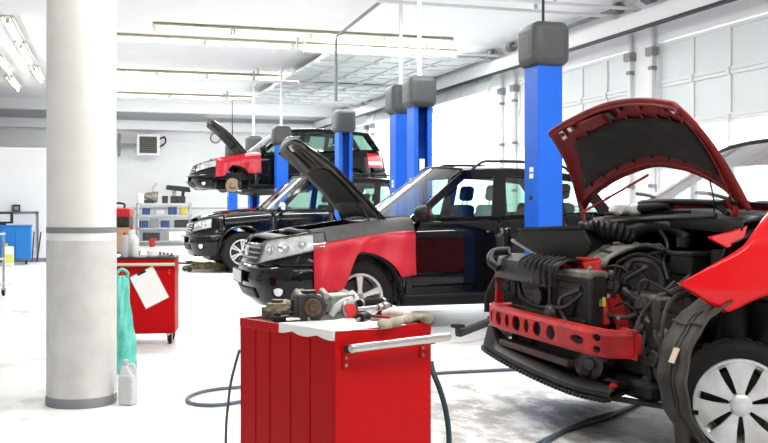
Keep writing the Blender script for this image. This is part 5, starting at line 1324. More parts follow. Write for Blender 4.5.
for (x0, x1, y0, y1) in ((0, W_, -0.003, 0.010), (0, W_, D_-0.010, D_+0.003), (-0.002, 0.010, 0, D_), (W_-0.010, W_+0.002, 0, D_)):
    MB().box(x0, x1, y0, y1, CTZ-0.035, CTZ).build('tray_lip', 'red_cab', cab, bevel=0.003)
hb = MB().cyl((0.02, -0.062, CTZ-0.055), (W_+0.035, -0.062, CTZ-0.055), 0.0165, n=24).build('handle_bar', 'chrome_soft', cab, bevel=0.004)
for x in (0.045, W_-0.05):
    MB().box(x-0.012, x+0.012, -0.065, -0.002, CTZ-0.075, CTZ-0.05).build('handle_bracket', 'dark_rail', cab, bevel=0.003)
    MB().box(x-0.014, x+0.014, -0.008, -0.001, CTZ-0.135, CTZ-0.05).build('bracket_plate', 'red_cab', cab, bevel=0.002)
    for zz in (CTZ-0.095, CTZ-0.122): MB().sphere((x, -0.009, zz), (0.0065, 0.004, 0.0065), 12, 8).build('rivet', 'steel', cab)
def caster(par, x, y, z1, r=0.05, nm='caster'):
    c = MB().cyl((x-0.014, y, r), (x+0.014, y, r), r, n=20).build(nm, 'rubber', par, bevel=0.006)
    MB().box(x-0.024, x-0.018, y-0.02, y+0.02, r*0.7, z1-0.006).box(x+0.018, x+0.024, y-0.02, y+0.02, r*0.7, z1-0.006).box(x-0.03, x+0.03, y-0.03, y+0.03, z1-0.008, z1).build('fork', 'steel', c, flat=True)
for x in (0.07, W_-0.07):
    for y in (0.07, D_-0.07): caster(cab, x, y, 0.115)
Rz = Matrix.Rotation(ang, 4, 'Z')
def on_cab(x, y, z=0.0):                       # a point on the cabinet top
    v = Rz@Vector((x, y, 0)); return Vector((Mc.x+v.x, Mc.y+v.y, CTZ-0.008+z))
def cab_at(px, py, z=0.0): return PZ(px, py, CTZ-0.008+z)
def thing(nm, p, lab, cat, rz=0.0, grp=None): return empty(nm, tuple(p), lab, cat, grp, rz)

# white paper sheet under the parts, hanging a little over the near corner
rows = []; r = random.Random(11)
inv = Rz.inverted()
for i in range(25):
    row = []
    for j in range(15):
        u, v = i/24, j/14
        x = lerp(-0.005, 0.34, v)+0.018*math.sin(u*8)*(1-v); y = lerp(-0.006, 0.33, u)
        z = 0.006+0.004*math.sin(u*19+v*7)
        if x < 0.012: z = 0.010-max(0, 0.003-x)*0.0
        if v == 0: x, z = -0.008, -0.012-0.012*abs(math.sin(u*7+1))
        elif v < 0.09: x, z = -0.006, 0.013
        row.append((x, y, z))
    rows.append(row)
sh = MB().grid(rows).build('paper_sheet', 'white', None, solid=0.0015, soff=1); sh.location = (Mc.x, Mc.y, CTZ-0.008); sh.rotation_euler = (0, 0, ang)
tag(sh, 'white paper sheet spread under the parts on the large tool cabinet', 'paper')

# tan oily casting (left)
p = cab_at(277, 318); t = thing('pump_casting', p, 'tan oily cast pump housing at the left end of the cabinet top', 'car part', 0.5)
b = MB().lathe([(0.0, 0.0), (0.055, 0.0), (0.06, 0.01), (0.058, 0.035), (0.045, 0.045), (0.04, 0.06), (0.02, 0.065), (0.0, 0.065)], c=(0, 0, 0), n=28)
b.tube([(0.0, 0, 0.04), (0.05, 0.01, 0.055), (0.075, 0.0, 0.04), (0.09, -0.01, 0.018)], 0.018, n=12)
b.build('body', 'rust_alu', t)
for k in range(5):
    a = 2*PI*k/5; MB().cyl((0.052*math.cos(a), 0.052*math.sin(a), 0.0), (0.052*math.cos(a), 0.052*math.sin(a), 0.045), 0.011, n=10).build('bolt_lug', 'rust_alu', t)
MB().lathe([(0.0, 0.075), (0.022, 0.075), (0.026, 0.068), (0.026, 0.060)], n=20).build('cap', 'dark_steel', t)
# dark bracket in front of it
p = cab_at(284, 321); t = thing('bracket', p, 'small dark cast bracket lying before the tan pump housing', 'car part', 0.2)
MB().prism([(-0.05, -0.02, 0), (0.05, -0.025, 0), (0.055, 0.01, 0), (0.01, 0.03, 0), (-0.045, 0.02, 0)], (0, 0, 0.022)).build('plate', 'dark_steel', t, bevel=0.004)
for x in (-0.032, 0.036): MB().lathe([(0.016, 0.02), (0.016, 0.034), (0.008, 0.034), (0.008, 0.02)], c=(x, -0.002, 0), n=16).build('boss', 'dark_steel', t)
# alternator-like motor
p = cab_at(314, 322); t = thing('alternator', p, 'black alternator with round brown pulley, tallest part on the tool cabinet', 'car part', ang-0.35)
axm = Vector((-0.3, -1, 0.08)).normalized(); c0 = Vector((0, 0.02, 0.056))
b = MB().cyl(c0-axm*0.055, c0+axm*0.045, 0.054, n=32).build('housing', 'dark_steel', t, bevel=0.012)
for k in range(10):
    a = 2*PI*k/10; e1 = axm.orthogonal().normalized(); e2 = axm.cross(e1); q = c0+(e1*math.cos(a)+e2*math.sin(a))*0.052
    MB().beam(q-axm*0.045, q+axm*0.035, 0.012, 0.010).build('cooling_fin', 'dark_steel', b)
MB().lathe([(0.0, 0.075), (0.012, 0.078), (0.014, 0.07), (0.030, 0.070), (0.036, 0.064), (0.036, 0.058), (0.030, 0.052), (0.036, 0.046), (0.036, 0.042), (0.0, 0.042)], c=c0, axis=axm, n=28).build('pulley', 'rusty', t)
MB().box(-0.075, -0.035, -0.03, 0.03, 0.0, 0.112).build('mounting_block', 'dark_steel', t, bevel=0.008)
MB().box(-0.045, 0.02, 0.02, 0.07, 0.085, 0.122).build('regulator', 'black_plastic', t, bevel=0.006)
for x in (-0.06, 0.045): MB().cyl((x, -0.02, 0.10), (x, 0.04, 0.118), 0.013, n=12).build('mounting_ear', 'cast_alu', t)
# upright black block left of it
p = cab_at(300, 319); t = thing('brake_caliper', p, 'black upright brake caliper between the pump housing and the alternator', 'car part', ang+0.3)
MB().prism([(-0.025, -0.03, 0), (0.025, -0.03, 0), (0.03, 0.03, 0), (-0.03, 0.03, 0)], (0, 0, 0.085)).build('body', 'dark_steel', t, bevel=0.010)
MB().cyl((0, -0.045, 0.05), (0, -0.025, 0.05), 0.022, n=18).build('piston', 'steel', t, bevel=0.003)
MB().tube([(-0.02, 0.02, 0.08), (-0.035, 0.0, 0.105), (-0.01, -0.02, 0.115), (0.012, 0.0, 0.10)], 0.009, n=8).build('pipe_union', 'cast_alu', t)
# small steel fork
p = cab_at(296, 323); t = thing('wishbone_fork', p, 'short steel fork fitting lying at the front edge of the tray', 'car part', 0.1)
MB().tube([(-0.045, -0.015, 0.012), (0.0, -0.018, 0.016), (0.035, 0.0, 0.012), (0.0, 0.02, 0.014), (-0.03, 0.02, 0.012)], 0.009, n=8).build('fork', 'steel', t)
MB().lathe([(0.018, 0), (0.018, 0.022), (0.010, 0.022), (0.010, 0)], c=(0.05, 0, 0), n=16).build('eye', 'steel', t)
# greenish tin box behind
p = cab_at(335, 312); t = thing('parts_tin', p, 'flat pale green metal box behind the alternator', 'tin', ang+0.1)
MB().box(-0.07, 0.07, -0.05, 0.05, 0, 0.065).build('box', 'pale_green', t, bevel=0.008)
MB().box(-0.072, 0.072, -0.052, 0.052, 0.058, 0.078).build('lid', 'pale_green', t, bevel=0.006)
# crumpled clear film
g = MB(); r = random.Random(2); rows = []
for i in range(13):
    rows.append([(lerp(-0.05, 0.05, i/12), lerp(-0.04, 0.04, j/10), 0.014+0.06*math.sin(PI*i/12)*math.sin(PI*j/10)*(0.7+0.5*r.random())) for j in range(11)])
o = g.grid(rows).build('plastic_bag', 'film_clear', None, angle=180, solid=0.001); o.location = tuple(cab_at(352, 308))
tag(o, 'crumpled clear plastic bag at the back of the tool cabinet top', 'bag')
# angle lamp with red lens
p = cab_at(344, 319); t = thing('side_lamp', p, 'curved silver lamp housing with a round red lens, on the paper sheet', 'car part', ang-0.2)
MB().tube([(-0.06, 0.0, 0.015), (-0.035, 0.0, 0.045), (0.0, 0.0, 0.062), (0.035, 0.0, 0.066)], lambda u: 0.012+0.012*u, n=14).build('housing', 'light_grey', t)
MB().lathe([(0.0, 0.018), (0.022, 0.014), (0.034, 0.0), (0.034, -0.012)], c=(0.02, -0.018, 0.034), axis=(0.25, -1, 0.15), n=24).build('lens', 'red_plain', t)
MB().lathe([(0.034, -0.012), (0.042, -0.012), (0.042, -0.002), (0.034, 0.002)], c=(0.02, -0.018, 0.034+0.009), axis=(0.25, -1, 0.15), n=24).build('lens_ring', 'steel', t)
# black tube and silver rod
p = cab_at(373, 313); t = thing('steering_rod', p, 'silver rod with a threaded end lying across the cabinet top', 'car part', ang+0.12)
MB().cyl((-0.10, 0, 0.024), (0.06, 0, 0.022), 0.009, n=12).build('rod', 'chrome_soft', t)
MB().lathe([(0.010, 0.0), (0.018, 0.006), (0.02, 0.03), (0.012, 0.05), (0.0, 0.055)], c=(0.055, 0, 0.022), axis=(1, 0, 0), n=18).build('ball_joint', 'steel', t)
MB().cyl((0.03, 0, 0.022), (0.05, 0, 0.022), 0.016, n=6).build('lock_nut', 'steel', t)
p = cab_at(371, 309); t = thing('rubber_hose', p, 'short black rubber hose behind the silver rod', 'hose', ang+0.05)
MB().tube([(-0.075, 0.0, 0.026), (-0.02, 0.01, 0.03), (0.04, 0.0, 0.028), (0.09, -0.005, 0.024)], 0.019, n=12).build('hose', 'rubber', t)
for x in (-0.06, 0.07): MB().lathe([(0.021, -0.006), (0.023, 0), (0.021, 0.006)], c=(x, 0.0, 0.026), axis=(1, 0, 0), n=18).build('hose_clamp', 'steel', t)
p = cab_at(364, 322); t = thing('air_ratchet', p, 'small black hand tool on the white paper near the handle', 'tool', ang+0.55)
MB().tube([(-0.055, 0, 0.020), (-0.01, 0, 0.021), (0.03, 0, 0.019)], 0.019, n=14).build('body', 'black_plastic', t)
MB().cyl((0.03, 0, 0.019), (0.065, 0, 0.019), 0.012, n=14).build('head', 'steel', t)
MB().cyl((-0.055, 0, 0.02), (-0.078, 0, 0.016), 0.007, n=10).build('air_fitting', 'steel', t)
# rags on the right corner
def rag(nm, pts, rr, m_, lab, seed):
    r = random.Random(seed); g = MB(); pp = catmull(pts, 6)
    for i, q in enumerate(pp):
        g.sphere(q+Vector((r.uniform(-.004, .004), r.uniform(-.006, .006), r.uniform(-.002, .006))), (rr*r.uniform(0.8, 1.2), rr*r.uniform(0.8, 1.3), rr*r.uniform(0.55, 0.85)), 10, 7)
    o = g.build(nm, m_, None); md = o.modifiers.new('r', 'REMESH'); md.mode = 'VOXEL'; md.voxel_size = 0.006
    return tag(o, lab, 'rag')
ra = [cab_at(384, 325, .018), cab_at(396, 322, .02), cab_at(408, 319, .022), cab_at(418, 318, .02), cab_at(428, 319, .022)]
rag('rag', ra, 0.024, 'rag', 'oily beige rag twisted along the right end of the tool cabinet top', 5)
rb_ = [cab_at(388, 313, .016), cab_at(397, 312, .022), cab_at(405, 313, .016)]
rag('rag', rb_, 0.024, 'cloth', 'whiter bunched rag just behind the twisted beige one on the cabinet', 8)

# ================================================================= hoses and cables
def hose(nm, pts, r, m_, lab, cat='hose'):
    return tag(MB().tube(pts, r, n=8, sm=8).build(nm, m_, None), lab, cat)
hz = 0.013
hose('air_hose', [PZ(x, y, hz) for x, y in ((520, 369), (480, 371), (440, 373), (380, 378), (300, 383), (240, 387), (210, 390), (192, 395), (187, 400), (195, 404), (215, 405), (238, 402), (265, 396), (300, 392))], 0.012, 'hose_blue', 'blue-grey air hose looping on the floor behind the large tool cabinet')
hose('air_hose', [PZ(x, y, hz) for x, y in ((560, 370), (600, 372), (640, 382), (648, 392), (632, 406), (605, 418), (575, 427), (545, 440), (520, 455), (470, 490))], 0.012, 'hose_blue', 'outer of two blue hoses curving on the floor under the red car')
hose('air_hose', [PZ(x, y, hz) for x, y in ((690, 384), (664, 390), (646, 400), (620, 411), (590, 420), (560, 433), (540, 447), (510, 475))], 0.012, 'hose_blue', 'inner of two blue hoses curving on the floor under the red car')
hose('air_hose', [PD(431, 362, 4.02), PD(433, 372, 4.0), PD(440, 390, 3.97), PD(446, 412, 3.95), PD(449, 440, 3.93), PD(447, 480, 3.90), PZ(444, 525, hz), PZ(430, 560, hz)], 0.0115, 'hose_teal', 'dark teal hose hanging down the right side of the large tool cabinet')
hose('cable', [PD(239.5, 350, 4.13), PD(236, 362, 4.13), PD(231, 382, 4.12), PD(228, 405, 4.12), PD(226, 430, 4.12), PD(226, 470, 4.10), PZ(228, 508, 0.007), PZ(250, 540, 0.007)], 0.006, 'cable', 'thin grey cable hanging down the left side of the large tool cabinet', 'cable')

# ================================================================= small red cart by the pillar
p0 = PZ(146, 345, 0); rz = R(-YAW)+R(7)
ct = empty('tool_cart', (p0.x, p0.y, 0), 'small red tool cart right of the white pillar with a sheet on its face', 'tool cabinet', rz=rz)
w2, d2, z0, z1 = 0.255, 0.40, 0.10, 0.765
MB().box(-w2, w2, 0.0, d2, z0, z1).build('carcass', 'red_cab', ct, bevel=0.006)
MB().box(-w2+0.004, w2-0.004, -0.006, 0.0, z0+0.01, z1-0.075).build('door', 'red_cab', ct, bevel=0.004)
MB().cyl((-w2+0.01, -0.035, z1-0.045), (w2-0.0, -0.035, z1-0.045), 0.014, n=16).build('handle_bar', 'cream', ct)
for x in (-w2+0.05, w2-0.05):
    MB().box(x-0.01, x+0.01, -0.035, 0.0, z1-0.055, z1-0.035).build('handle_bracket', 'dark_rail', ct)
    for zz in (z1-0.10, z1-0.125): MB().sphere((x, -0.006, zz), (0.006, 0.004, 0.006), 10, 6).build('rivet', 'steel', ct)
MB().box(-w2-0.004, w2+0.004, -0.004, d2+0.004, z1, z1+0.018).build('top', 'dark_rail', ct, bevel=0.004)
for x in (-w2+0.05, w2-0.05):
    for y in (0.05, d2-0.05): caster(ct, x, y, 0.10, r=0.042)
Rc2 = Matrix.Rotation(rz, 4, 'Z')
def on_cart(x, y, z=0.0):
    v = Rc2@Vector((x, y, 0)); return Vector((p0.x+v.x, p0.y+v.y, z1+0.018+z))
# the sheet clipped to the cart
sht = empty('clipped_sheet', tuple(Vector((p0.x, p0.y, 0))+Rc2@Vector((0.03, -0.013, 0.515))), 'white sheet hung askew on the face of the small red cart', 'paper', rz=rz)
rot = Matrix.Rotation(R(-27), 4, 'Y')
MB().box(-0.11, 0.11, -0.003, 0.0, -0.155, 0.155).xform(rot).build('sheet', 'white', sht, flat=True)
MB().box(-0.115, 0.115, 0.0005, 0.004, -0.16, 0.16).xform(rot).build('backing_board', 'light_grey', sht, flat=True)
MB().box(-0.04, 0.04, -0.008, -0.001, 0.135, 0.162).xform(rot).build('clip', 'dark_rail', sht, bevel=0.002)
def can(nm, loc, r, h, m_, capm, lab, cat, grp=None):
    t = thing(nm, loc, lab, cat, 0, grp)
    MB().lathe([(0, 0), (r*0.95, 0), (r, 0.005), (r, h*0.80), (r*0.9, h*0.86), (r*0.45, h*0.90), (r*0.42, h*0.91)], n=20).build('body', m_, t)
    MB().lathe([(r*0.5, h*0.89), (r*0.5, h*0.98), (r*0.35, h), (0, h)], n=16).build('cap', capm, t)
    return t
can('spray_can', on_cart(-0.20, 0.10), 0.033, 0.22, 'light_grey', 'red_plain', 'grey spray can with red cap at the left of the small cart top', 'spray can')
can('spray_can', on_cart(-0.11, 0.14), 0.032, 0.19, 'white', 'white', 'white spray can on the small red cart, next to the grey one', 'spray can')
can('spray_can', on_cart(-0.155, 0.24), 0.033, 0.27, 'plate', 'red_plain', 'tallest spray can on the small cart, behind the other two', 'spray can')
t = thing('grease_gun', on_cart(0.04, 0.12), 'red and white pump bottle in the middle of the small cart top', 'bottle')
MB().lathe([(0, 0), (0.045, 0), (0.045, 0.05), (0.02, 0.08), (0.018, 0.09)], n=20).build('bottle', 'white', t)
MB().lathe([(0.02, 0.088), (0.024, 0.10), (0.028, 0.15), (0.016, 0.165), (0.0, 0.165)], n=16).build('pump_head', 'red_plain', t)
MB().tube([(0, 0, 0.155), (0.03, -0.02, 0.16), (0.045, -0.03, 0.14)], 0.007, n=8).build('nozzle', 'red_plain', t)
t = thing('socket_tray', on_cart(0.16, 0.14), 'dark tray of small tools at the right of the small cart top', 'tool tray')
MB().box(-0.075, 0.075, -0.06, 0.06, 0, 0.012).build('tray', 'dark_rail', t, bevel=0.003)
for k in range(4): MB().cyl((-0.05+k*0.034, 0.0, 0.012), (-0.05+k*0.034, 0.0, 0.045-0.005*k), 0.013, n=14).build('socket', 'steel', t)
t = thing('wrench', on_cart(0.10, 0.05), 'steel wrench lying at the front edge of the small cart top', 'tool', 0.2)
MB().beam((-0.07, 0, 0.008), (0.07, 0, 0.008), 0.016, 0.008).build('shank', 'steel', t, bevel=0.002)
for x in (-0.08, 0.08): MB().lathe([(0.010, 0.002), (0.020, 0.002), (0.020, 0.014), (0.010, 0.014), (0.010, 0.002)], c=(x, 0, 0), n=18).build('ring_end', 'steel', t)
# cardboard box stack behind, on a small stand
st_ = PZ(121, 335, 0)
t = empty('wall_stand', (st_.x, st_.y+0.55, 0), 'narrow grey stand behind the white pillar carrying a box', 'stand', rz=R(-YAW))
for sx in (-1, 1):
    for sy in (-1, 1): MB().box(sx*0.17-0.015, sx*0.17+0.015, sy*0.14-0.015, sy*0.14+0.015, 0, 0.76).build('leg', 'mid_grey', t)
MB().box(-0.19, 0.19, -0.16, 0.16, 0.76, 0.785).build('shelf', 'mid_grey', t, bevel=0.004)
MB().box(-0.19, 0.19, -0.16, 0.16, 0.30, 0.32).build('shelf', 'mid_grey', t, bevel=0.004)
sp_ = Vector((st_.x, st_.y+0.55, 0.785))
t = empty('cardboard_box', tuple(sp_), 'tan cardboard box on the narrow stand between pillar and cart', 'box', rz=R(-YAW))
MB().box(-0.14, 0.14, -0.12, 0.12, 0, 0.24).build('box', 'tan', t, bevel=0.003)
MB().box(-0.142, 0.142, -0.02, 0.02, 0.236, 0.243).build('packing_tape', 'cream', t)
t = empty('toolbox', tuple(sp_+Vector((0, 0, 0.243))), 'red plastic toolbox with black handle on top of the cardboard box', 'toolbox', rz=R(-YAW))
MB().box(-0.15, 0.13, -0.09, 0.09, 0, 0.10).build('case', 'dark_steel', t, bevel=0.01)
MB().box(-0.155, 0.135, -0.093, 0.093, 0.10, 0.19).build('lid', 'red_plain', t, bevel=0.015)
MB().tube([(-0.07, 0, 0.185), (-0.06, 0, 0.235), (0.05, 0, 0.235), (0.06, 0, 0.185)], 0.011, n=8).build('handle', 'black_plastic', t)

# teal bag by the pillar
tb_ = PZ(123, 373, 0); r = random.Random(6)
t = empty('plastic_bag', (tb_.x-0.01, tb_.y+0.02, 0), 'teal plastic bag hanging tall between the pillar and the red cart', 'bag')
prof = [(0.01, 0.0), (0.085, 0.004), (0.10, 0.06), (0.097, 0.16), (0.088, 0.28), (0.075, 0.40), (0.062, 0.50), (0.058, 0.56), (0.060, 0.60), (0.056, 0.66), (0.042, 0.71), (0.02, 0.725)]
rows = []
pf = catmull([(a, b, 0) for a, b in prof], 3)
for q in pf:
    rows.append([(q.x*(1+0.13*math.sin(5*a+q.y*9)+0.08*math.sin(9*a-q.y*17))*math.cos(a), q.x*(1+0.13*math.sin(5*a+q.y*9)+0.08*math.sin(9*a-q.y*17))*math.sin(a), q.y) for a in [2*PI*k/40 for k in range(40)]])
MB().grid(rows, closed=True).build('bag', 'teal', t)
MB().tube([(0.03, 0, 0.70), (0.045, 0.0, 0.74), (0.0, 0.0, 0.77), (-0.04, 0.0, 0.73), (-0.03, 0, 0.69)], 0.012, n=8).build('tied_handle', 'teal', t)

# grey canister at the pillar foot
j = PZ(128.5, 406, 0)
t = empty('canister', (j.x, j.y+0.05, 0), 'light grey plastic canister with screw cap on the floor beside the pillar', 'canister', rz=R(-YAW)-R(12))
MB().box(-0.050, 0.050, -0.045, 0.045, 0.0, 0.195).build('body', 'jug', t, bevel=0.016, bseg=3)
q0 = [(-0.046, -0.041, 0.185), (0.046, -0.041, 0.185), (0.046, 0.041, 0.185), (-0.046, 0.041, 0.185)]; q1 = [(-0.034, -0.022, 0.245), (0.004, -0.022, 0.245), (0.004, 0.022, 0.245), (-0.034, 0.022, 0.245)]
MB().add(q0+q1, [(0, 3, 2, 1), (4, 5, 6, 7), (0, 1, 5, 4), (1, 2, 6, 5), (2, 3, 7, 6), (3, 0, 4, 7)]).build('shoulder', 'jug', t, bevel=0.01, bseg=3)
MB().lathe([(0.016, 0.24), (0.019, 0.245), (0.019, 0.275), (0.016, 0.280), (0, 0.280)], c=(-0.016, 0, 0), n=20).build('screw_cap', 'light_grey', t)
MB().tube([(0.0, 0, 0.24), (0.03, 0, 0.250), (0.047, 0, 0.225), (0.045, 0, 0.18)], 0.010, n=10).build('grip', 'jug', t)
for zz in (0.05, 0.10, 0.15): MB().box(-0.051, 0.051, -0.0465, -0.044, zz, zz+0.006).build('moulded_rib', 'jug', t)

# ================================================================= things at the back
# wall heater
hp = PY(148, 145, BY-0.5)
t = empty('unit_heater', (hp.x, BY-0.45, hp.z), 'white fan heater with dark grille high on the back wall', 'heater')
MB().box(-0.36, 0.36, -0.15, 0.15, -0.34, 0.34).build('casing', 'white_metal', t, bevel=0.02)
gl = MB().box(-0.27, 0.27, -0.165, -0.15, -0.26, 0.26).build('grille', 'grille_brown', t, flat=True)
for k in range(9): MB().box(-0.27, 0.27, -0.175, -0.16, -0.24+k*0.058, -0.22+k*0.058).build('louvre', 'dark_rail', gl, flat=True)
MB().box(-0.85, -0.36, -0.03, 0.03, -0.06, 0.04).build('bracket_arm', 'mid_grey', t); MB().box(-0.90, -0.84, -0.06, 0.4495, -0.35, 0.35).build('wall_bracket', 'mid_grey', t)
MB().tube([(0.36, 0, 0.2), (0.52, 0, 0.26), (0.55, 0, 0.1), (0.45, 0.1, 0.0), (0.36, 0, -0.05)], 0.03, n=8).build('pipe', 'dark_rail', t)
# coil of cable on the wall
cp = PY(215.5, 138, BY-0.05)
t = tag(MB().lathe([(0.16+0.02*math.cos(a), 0.02*math.sin(a)) for a in [2*PI*k/8 for k in range(9)]], c=(cp.x, BY-0.03, cp.z), axis=(0, 1, 0), n=28).build('cable_coil', 'cable'), 'coil of grey cable hung on the back wall above the raised car nose', 'cable')

# shelving rack with parts
sp0 = PZ(166, 246, 0); SX, SY = sp0.x, BY-1.2
SX = PY(164, 246, SY).x
t = empty('storage_rack', (SX, SY, 0), 'grey metal shelving rack against the back wall holding parts', 'shelf')
for sx in (-1, 1):
    for sy in (-1, 1): MB().box(sx*0.80-0.02, sx*0.80+0.02, sy*0.28-0.02, sy*0.28+0.02, 0, 1.30).build('upright', 'light_grey', t)
for zz in (0.12, 0.52, 0.92, 1.28): MB().box(-0.82, 0.82, -0.30, 0.30, zz, zz+0.03).build('shelf', 'light_grey', t)
r = random.Random(21)
def rackbox(x, z, w, h, m_, lab, nm='storage_bin', cat='bin', grp='bins on the back rack'):
    t = empty(nm, (SX+x, SY-0.12, z), lab, cat, grp)
    MB().box(-w/2, w/2, -0.14, 0.14, 0, h).build('body', m_, t, bevel=0.01)
    MB().box(-w/2-0.008, w/2+0.008, -0.148, 0.148, h, h+0.02).build('lid', m_, t, bevel=0.005)
rackbox(-0.62, 0.55, 0.26, 0.20, 'rack_blue', 'leftmost dark blue bin on the middle shelf of the back rack')
rackbox(-0.30, 0.55, 0.24, 0.24, 'mid_grey', 'grey bin beside the leftmost blue one on the middle shelf')
rackbox(0.02, 0.55, 0.24, 0.20, 'rack_blue', 'dark blue bin in the centre of the middle shelf')
rackbox(0.52, 0.55, 0.42, 0.22, 'dark_steel', 'wide black bin at the right of the middle shelf')
rackbox(-0.55, 0.95, 0.22, 0.18, 'rack_blue', 'blue bin at the left of the upper shelf')
rackbox(-0.15, 0.95, 0.26, 0.14, 'light_grey', 'pale low bin on the upper shelf')
rackbox(0.25, 0.95, 0.24, 0.22, 'rack_blue', 'blue bin right of centre on the upper shelf')
rackbox(0.58, 0.95, 0.20, 0.20, 'yellow', 'yellow bin at the right end of the upper shelf')
rackbox(0.40, 0.15, 0.55, 0.26, 'white_metal', 'wide white bin on the lowest shelf of the back rack')
t = empty('gearbox', (SX-0.45, SY-0.05, 1.31), 'bare metal gearbox on top of the back rack', 'car part')
MB().lathe([(0.0, 0.0), (0.17, 0.0), (0.18, 0.06), (0.13, 0.20), (0.10, 0.36), (0.06, 0.40), (0, 0.40)], c=(0.25, 0, 0.18), axis=(-1, 0, 0.12), n=24).build('housing', 'cast_alu', t)
MB().box(-0.15, 0.15, -0.1, 0.1, 0, 0.10).build('base', 'dark_steel', t, bevel=0.01)
MB().tube([(0.1, 0, 0.3), (0.14, 0, 0.5), (0.24, 0, 0.62)], 0.03, n=8).build('lever', 'light_grey', t)
t = empty('grinder_machine', (SX+0.42, SY-0.05, 1.31), 'black bench machine with a sloping hood on top of the rack', 'machine')
MB().box(-0.22, 0.22, -0.16, 0.16, 0.0, 0.22).build('base', 'dark_steel', t, bevel=0.02)
MB().prism([(-0.36, -0.2, 0.42), (0.38, -0.2, 0.34), (0.34, -0.2, 0.50), (-0.34, -0.2, 0.56)], (0, 0.4, 0)).build('hood', 'dark_rail', t, bevel=0.02)
MB().cyl((-0.1, 0, 0.2), (-0.12, 0, 0.45), 0.06, n=14).build('column', 'steel', t); MB().cyl((0.15, 0, 0.2), (0.17, 0, 0.40), 0.05, n=14).build('column', 'dark_steel', t)
rackbox(-0.72, 1.31, 0.16, 0.30, 'white_metal', 'tall pale box at the left end on top of the back rack')
rackbox(0.02, 1.31, 0.16, 0.20, 'dark_steel', 'small dark box on top of the rack between gearbox and machine')
rackbox(-0.40, 0.15, 0.50, 0.22, 'dark_steel', 'wide dark bin on the lowest shelf of the back rack')
# bench left of the rack, partly behind the cart
bx = PY(139, 246, SY).x
t = empty('workbench', (SX-1.40, SY, 0), 'grey workbench left of the back rack', 'workbench')
MB().box(-0.6, 0.45, -0.35, 0.35, 0.86, 0.92).build('bench_top', 'mid_grey', t, bevel=0.006)
for sx in (-0.55, 0.40):
    for sy in (-0.3, 0.3): MB().box(sx-0.03, sx+0.03, sy-0.03, sy+0.03, 0, 0.86).build('leg', 'mid_grey', t)
t = empty('vise', (SX-1.25, SY-0.2, 0.92), 'steel bench vise on the workbench at the back', 'vise')
MB().box(-0.12, 0.12, -0.08, 0.08, 0, 0.06).build('base', 'dark_steel', t, bevel=0.01); MB().box(-0.10, -0.02, -0.09, 0.09, 0.06, 0.22).build('fixed_jaw', 'steel', t, bevel=0.01)
MB().box(0.03, 0.10, -0.09, 0.09, 0.06, 0.22).build('moving_jaw', 'steel', t, bevel=0.01); MB().cyl((0.1, 0, 0.12), (0.24, 0, 0.12), 0.015, n=10).build('screw', 'steel', t)
q = PZ(185, 246, 0); 
t = empty('crate', (SX+1.12, SY+0.1, 0), 'low dark blue crate on the floor right of the back rack', 'crate')
MB().box(-0.22, 0.22, -0.2, 0.2, 0, 0.32).build('body', 'rack_blue', t, bevel=0.01); MB().box(-0.24, 0.24, -0.22, 0.22, 0.32, 0.36).build('rim', 'rack_blue', t, bevel=0.008)

# blue cabinet at the left
bp = PZ(31, 261.5, 0); BYc = PYY-0.75
t = empty('cabinet', (PY(31, 261, BYc-0.2).x, BYc, 0), 'bright blue workshop cabinet on casters before the white partition', 'cabinet')
MB().box(-1.25, 0, -0.22, 0.30, 0.11, 0.80).build('body', 'cab_blue', t, bevel=0.01)
for k in range(4): MB().box(-1.25+k*0.31+0.012, -1.25+(k+1)*0.31-0.012, -0.232, -0.22, 0.13, 0.74).build('door', 'cab_blue', t, bevel=0.006)
MB().box(-1.27, 0.02, -0.24, 0.32, 0.80, 0.83).build('top', 'cab_blue', t, bevel=0.006)
for x in (-1.15, -0.10):
    for y in (-0.15, 0.22): caster(t, x, y, 0.11, r=0.045)
cx_ = t.location.x
t = empty('monitor', (cx_-0.62, BYc, 0.83), 'dark framed screen standing on the blue cabinet at the left edge', 'monitor')
MB().box(-0.26, 0.26, -0.02, 0.02, 0.03, 0.27).build('frame', 'dark_rail', t, bevel=0.01); MB().box(-0.20, 0.20, -0.025, -0.018, 0.07, 0.23).build('screen', 'plate', t)
MB().box(-0.12, 0.12, -0.08, 0.08, 0, 0.035).build('foot', 'dark_rail', t, bevel=0.006)
t = empty('wall_socket', (PY(16.5, 209, PYY-0.04).x, PYY-0.032, 1.16), 'small black wall box on the grey strip above the blue cabinet', 'socket')
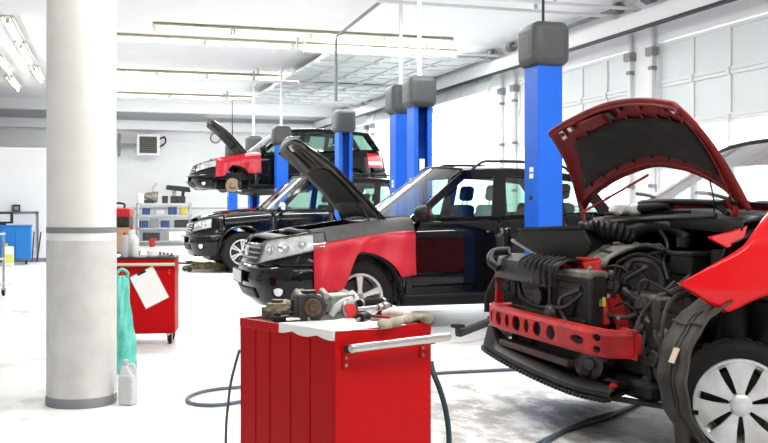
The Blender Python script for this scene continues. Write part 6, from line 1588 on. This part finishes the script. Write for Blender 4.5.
MB().box(-0.08, 0.08, -0.08, 0.0, -0.04, 0.10).build('box', 'dark_rail', t, bevel=0.008); MB().box(-0.05, 0.05, -0.09, -0.08, -0.02, 0.06).build('cover', 'mid_grey', t)
for k, (a, b, lab) in enumerate(((32, 34, 'left of two dark bars leaning on the partition beside the blue cabinet'), (37, 41, 'right of two dark bars leaning on the partition beside the blue cabinet'))):
    lo = PY(a, 256, PYY-0.32); lo.z = 0.0; hi = PY(b, 232, PYY-0.10)
    t = tag(MB().tube([lo+Vector((0, 0, 0.02)), lo.lerp(hi, 0.5), hi], 0.014, n=8).build('pry_bar', 'dark_steel'), lab, 'bar', 'leaning bars')
# containers and trolley at the far left edge
cpz = PZ(8, 266, 0)
t = empty('canister', (cpz.x, cpz.y, 0), 'white and yellow canister on the floor before the blue cabinet', 'canister')
MB().box(-0.11, 0.11, -0.09, 0.09, 0, 0.40).build('body', 'white_metal', t, bevel=0.025); MB().box(-0.112, 0.112, -0.092, 0.092, 0.05, 0.26).build('label_band', 'yellow_pale', t, bevel=0.02)
MB().cyl((-0.04, 0, 0.40), (-0.04, 0, 0.46), 0.04, n=16).build('cap', 'yellow', t)
tp = PZ(-5.5, 298, 0); TX, TY = tp.x, tp.y
t = empty('trolley', (TX-0.42, TY, 0), 'chrome wheeled trolley rack at the left edge of the view', 'trolley', rz=R(-YAW))
for sx in (-0.40, 0.40):
    for sy in (0.0, 0.45): 
        MB().cyl((sx, sy, 0.09), (sx, sy, 0.88), 0.016, n=12).build('post', 'chrome_soft', t)
        caster(t, sx, sy, 0.10, r=0.04)
for zz in (0.16, 0.50, 0.84): MB().box(-0.42, 0.42, -0.02, 0.47, zz, zz+0.025).build('shelf', 'light_grey', t, bevel=0.004)
tl = t.location
t = empty('storage_bin', (TX-0.35, TY+0.22, 0.525), 'red and yellow parts box on the trolley shelf', 'bin', rz=R(-YAW))
MB().box(-0.25, 0.25, -0.15, 0.15, 0, 0.14).build('body', 'red_plain', t, bevel=0.008); MB().box(-0.25, 0.25, -0.15, 0.15, 0.14, 0.22).build('lid', 'yellow', t, bevel=0.008)
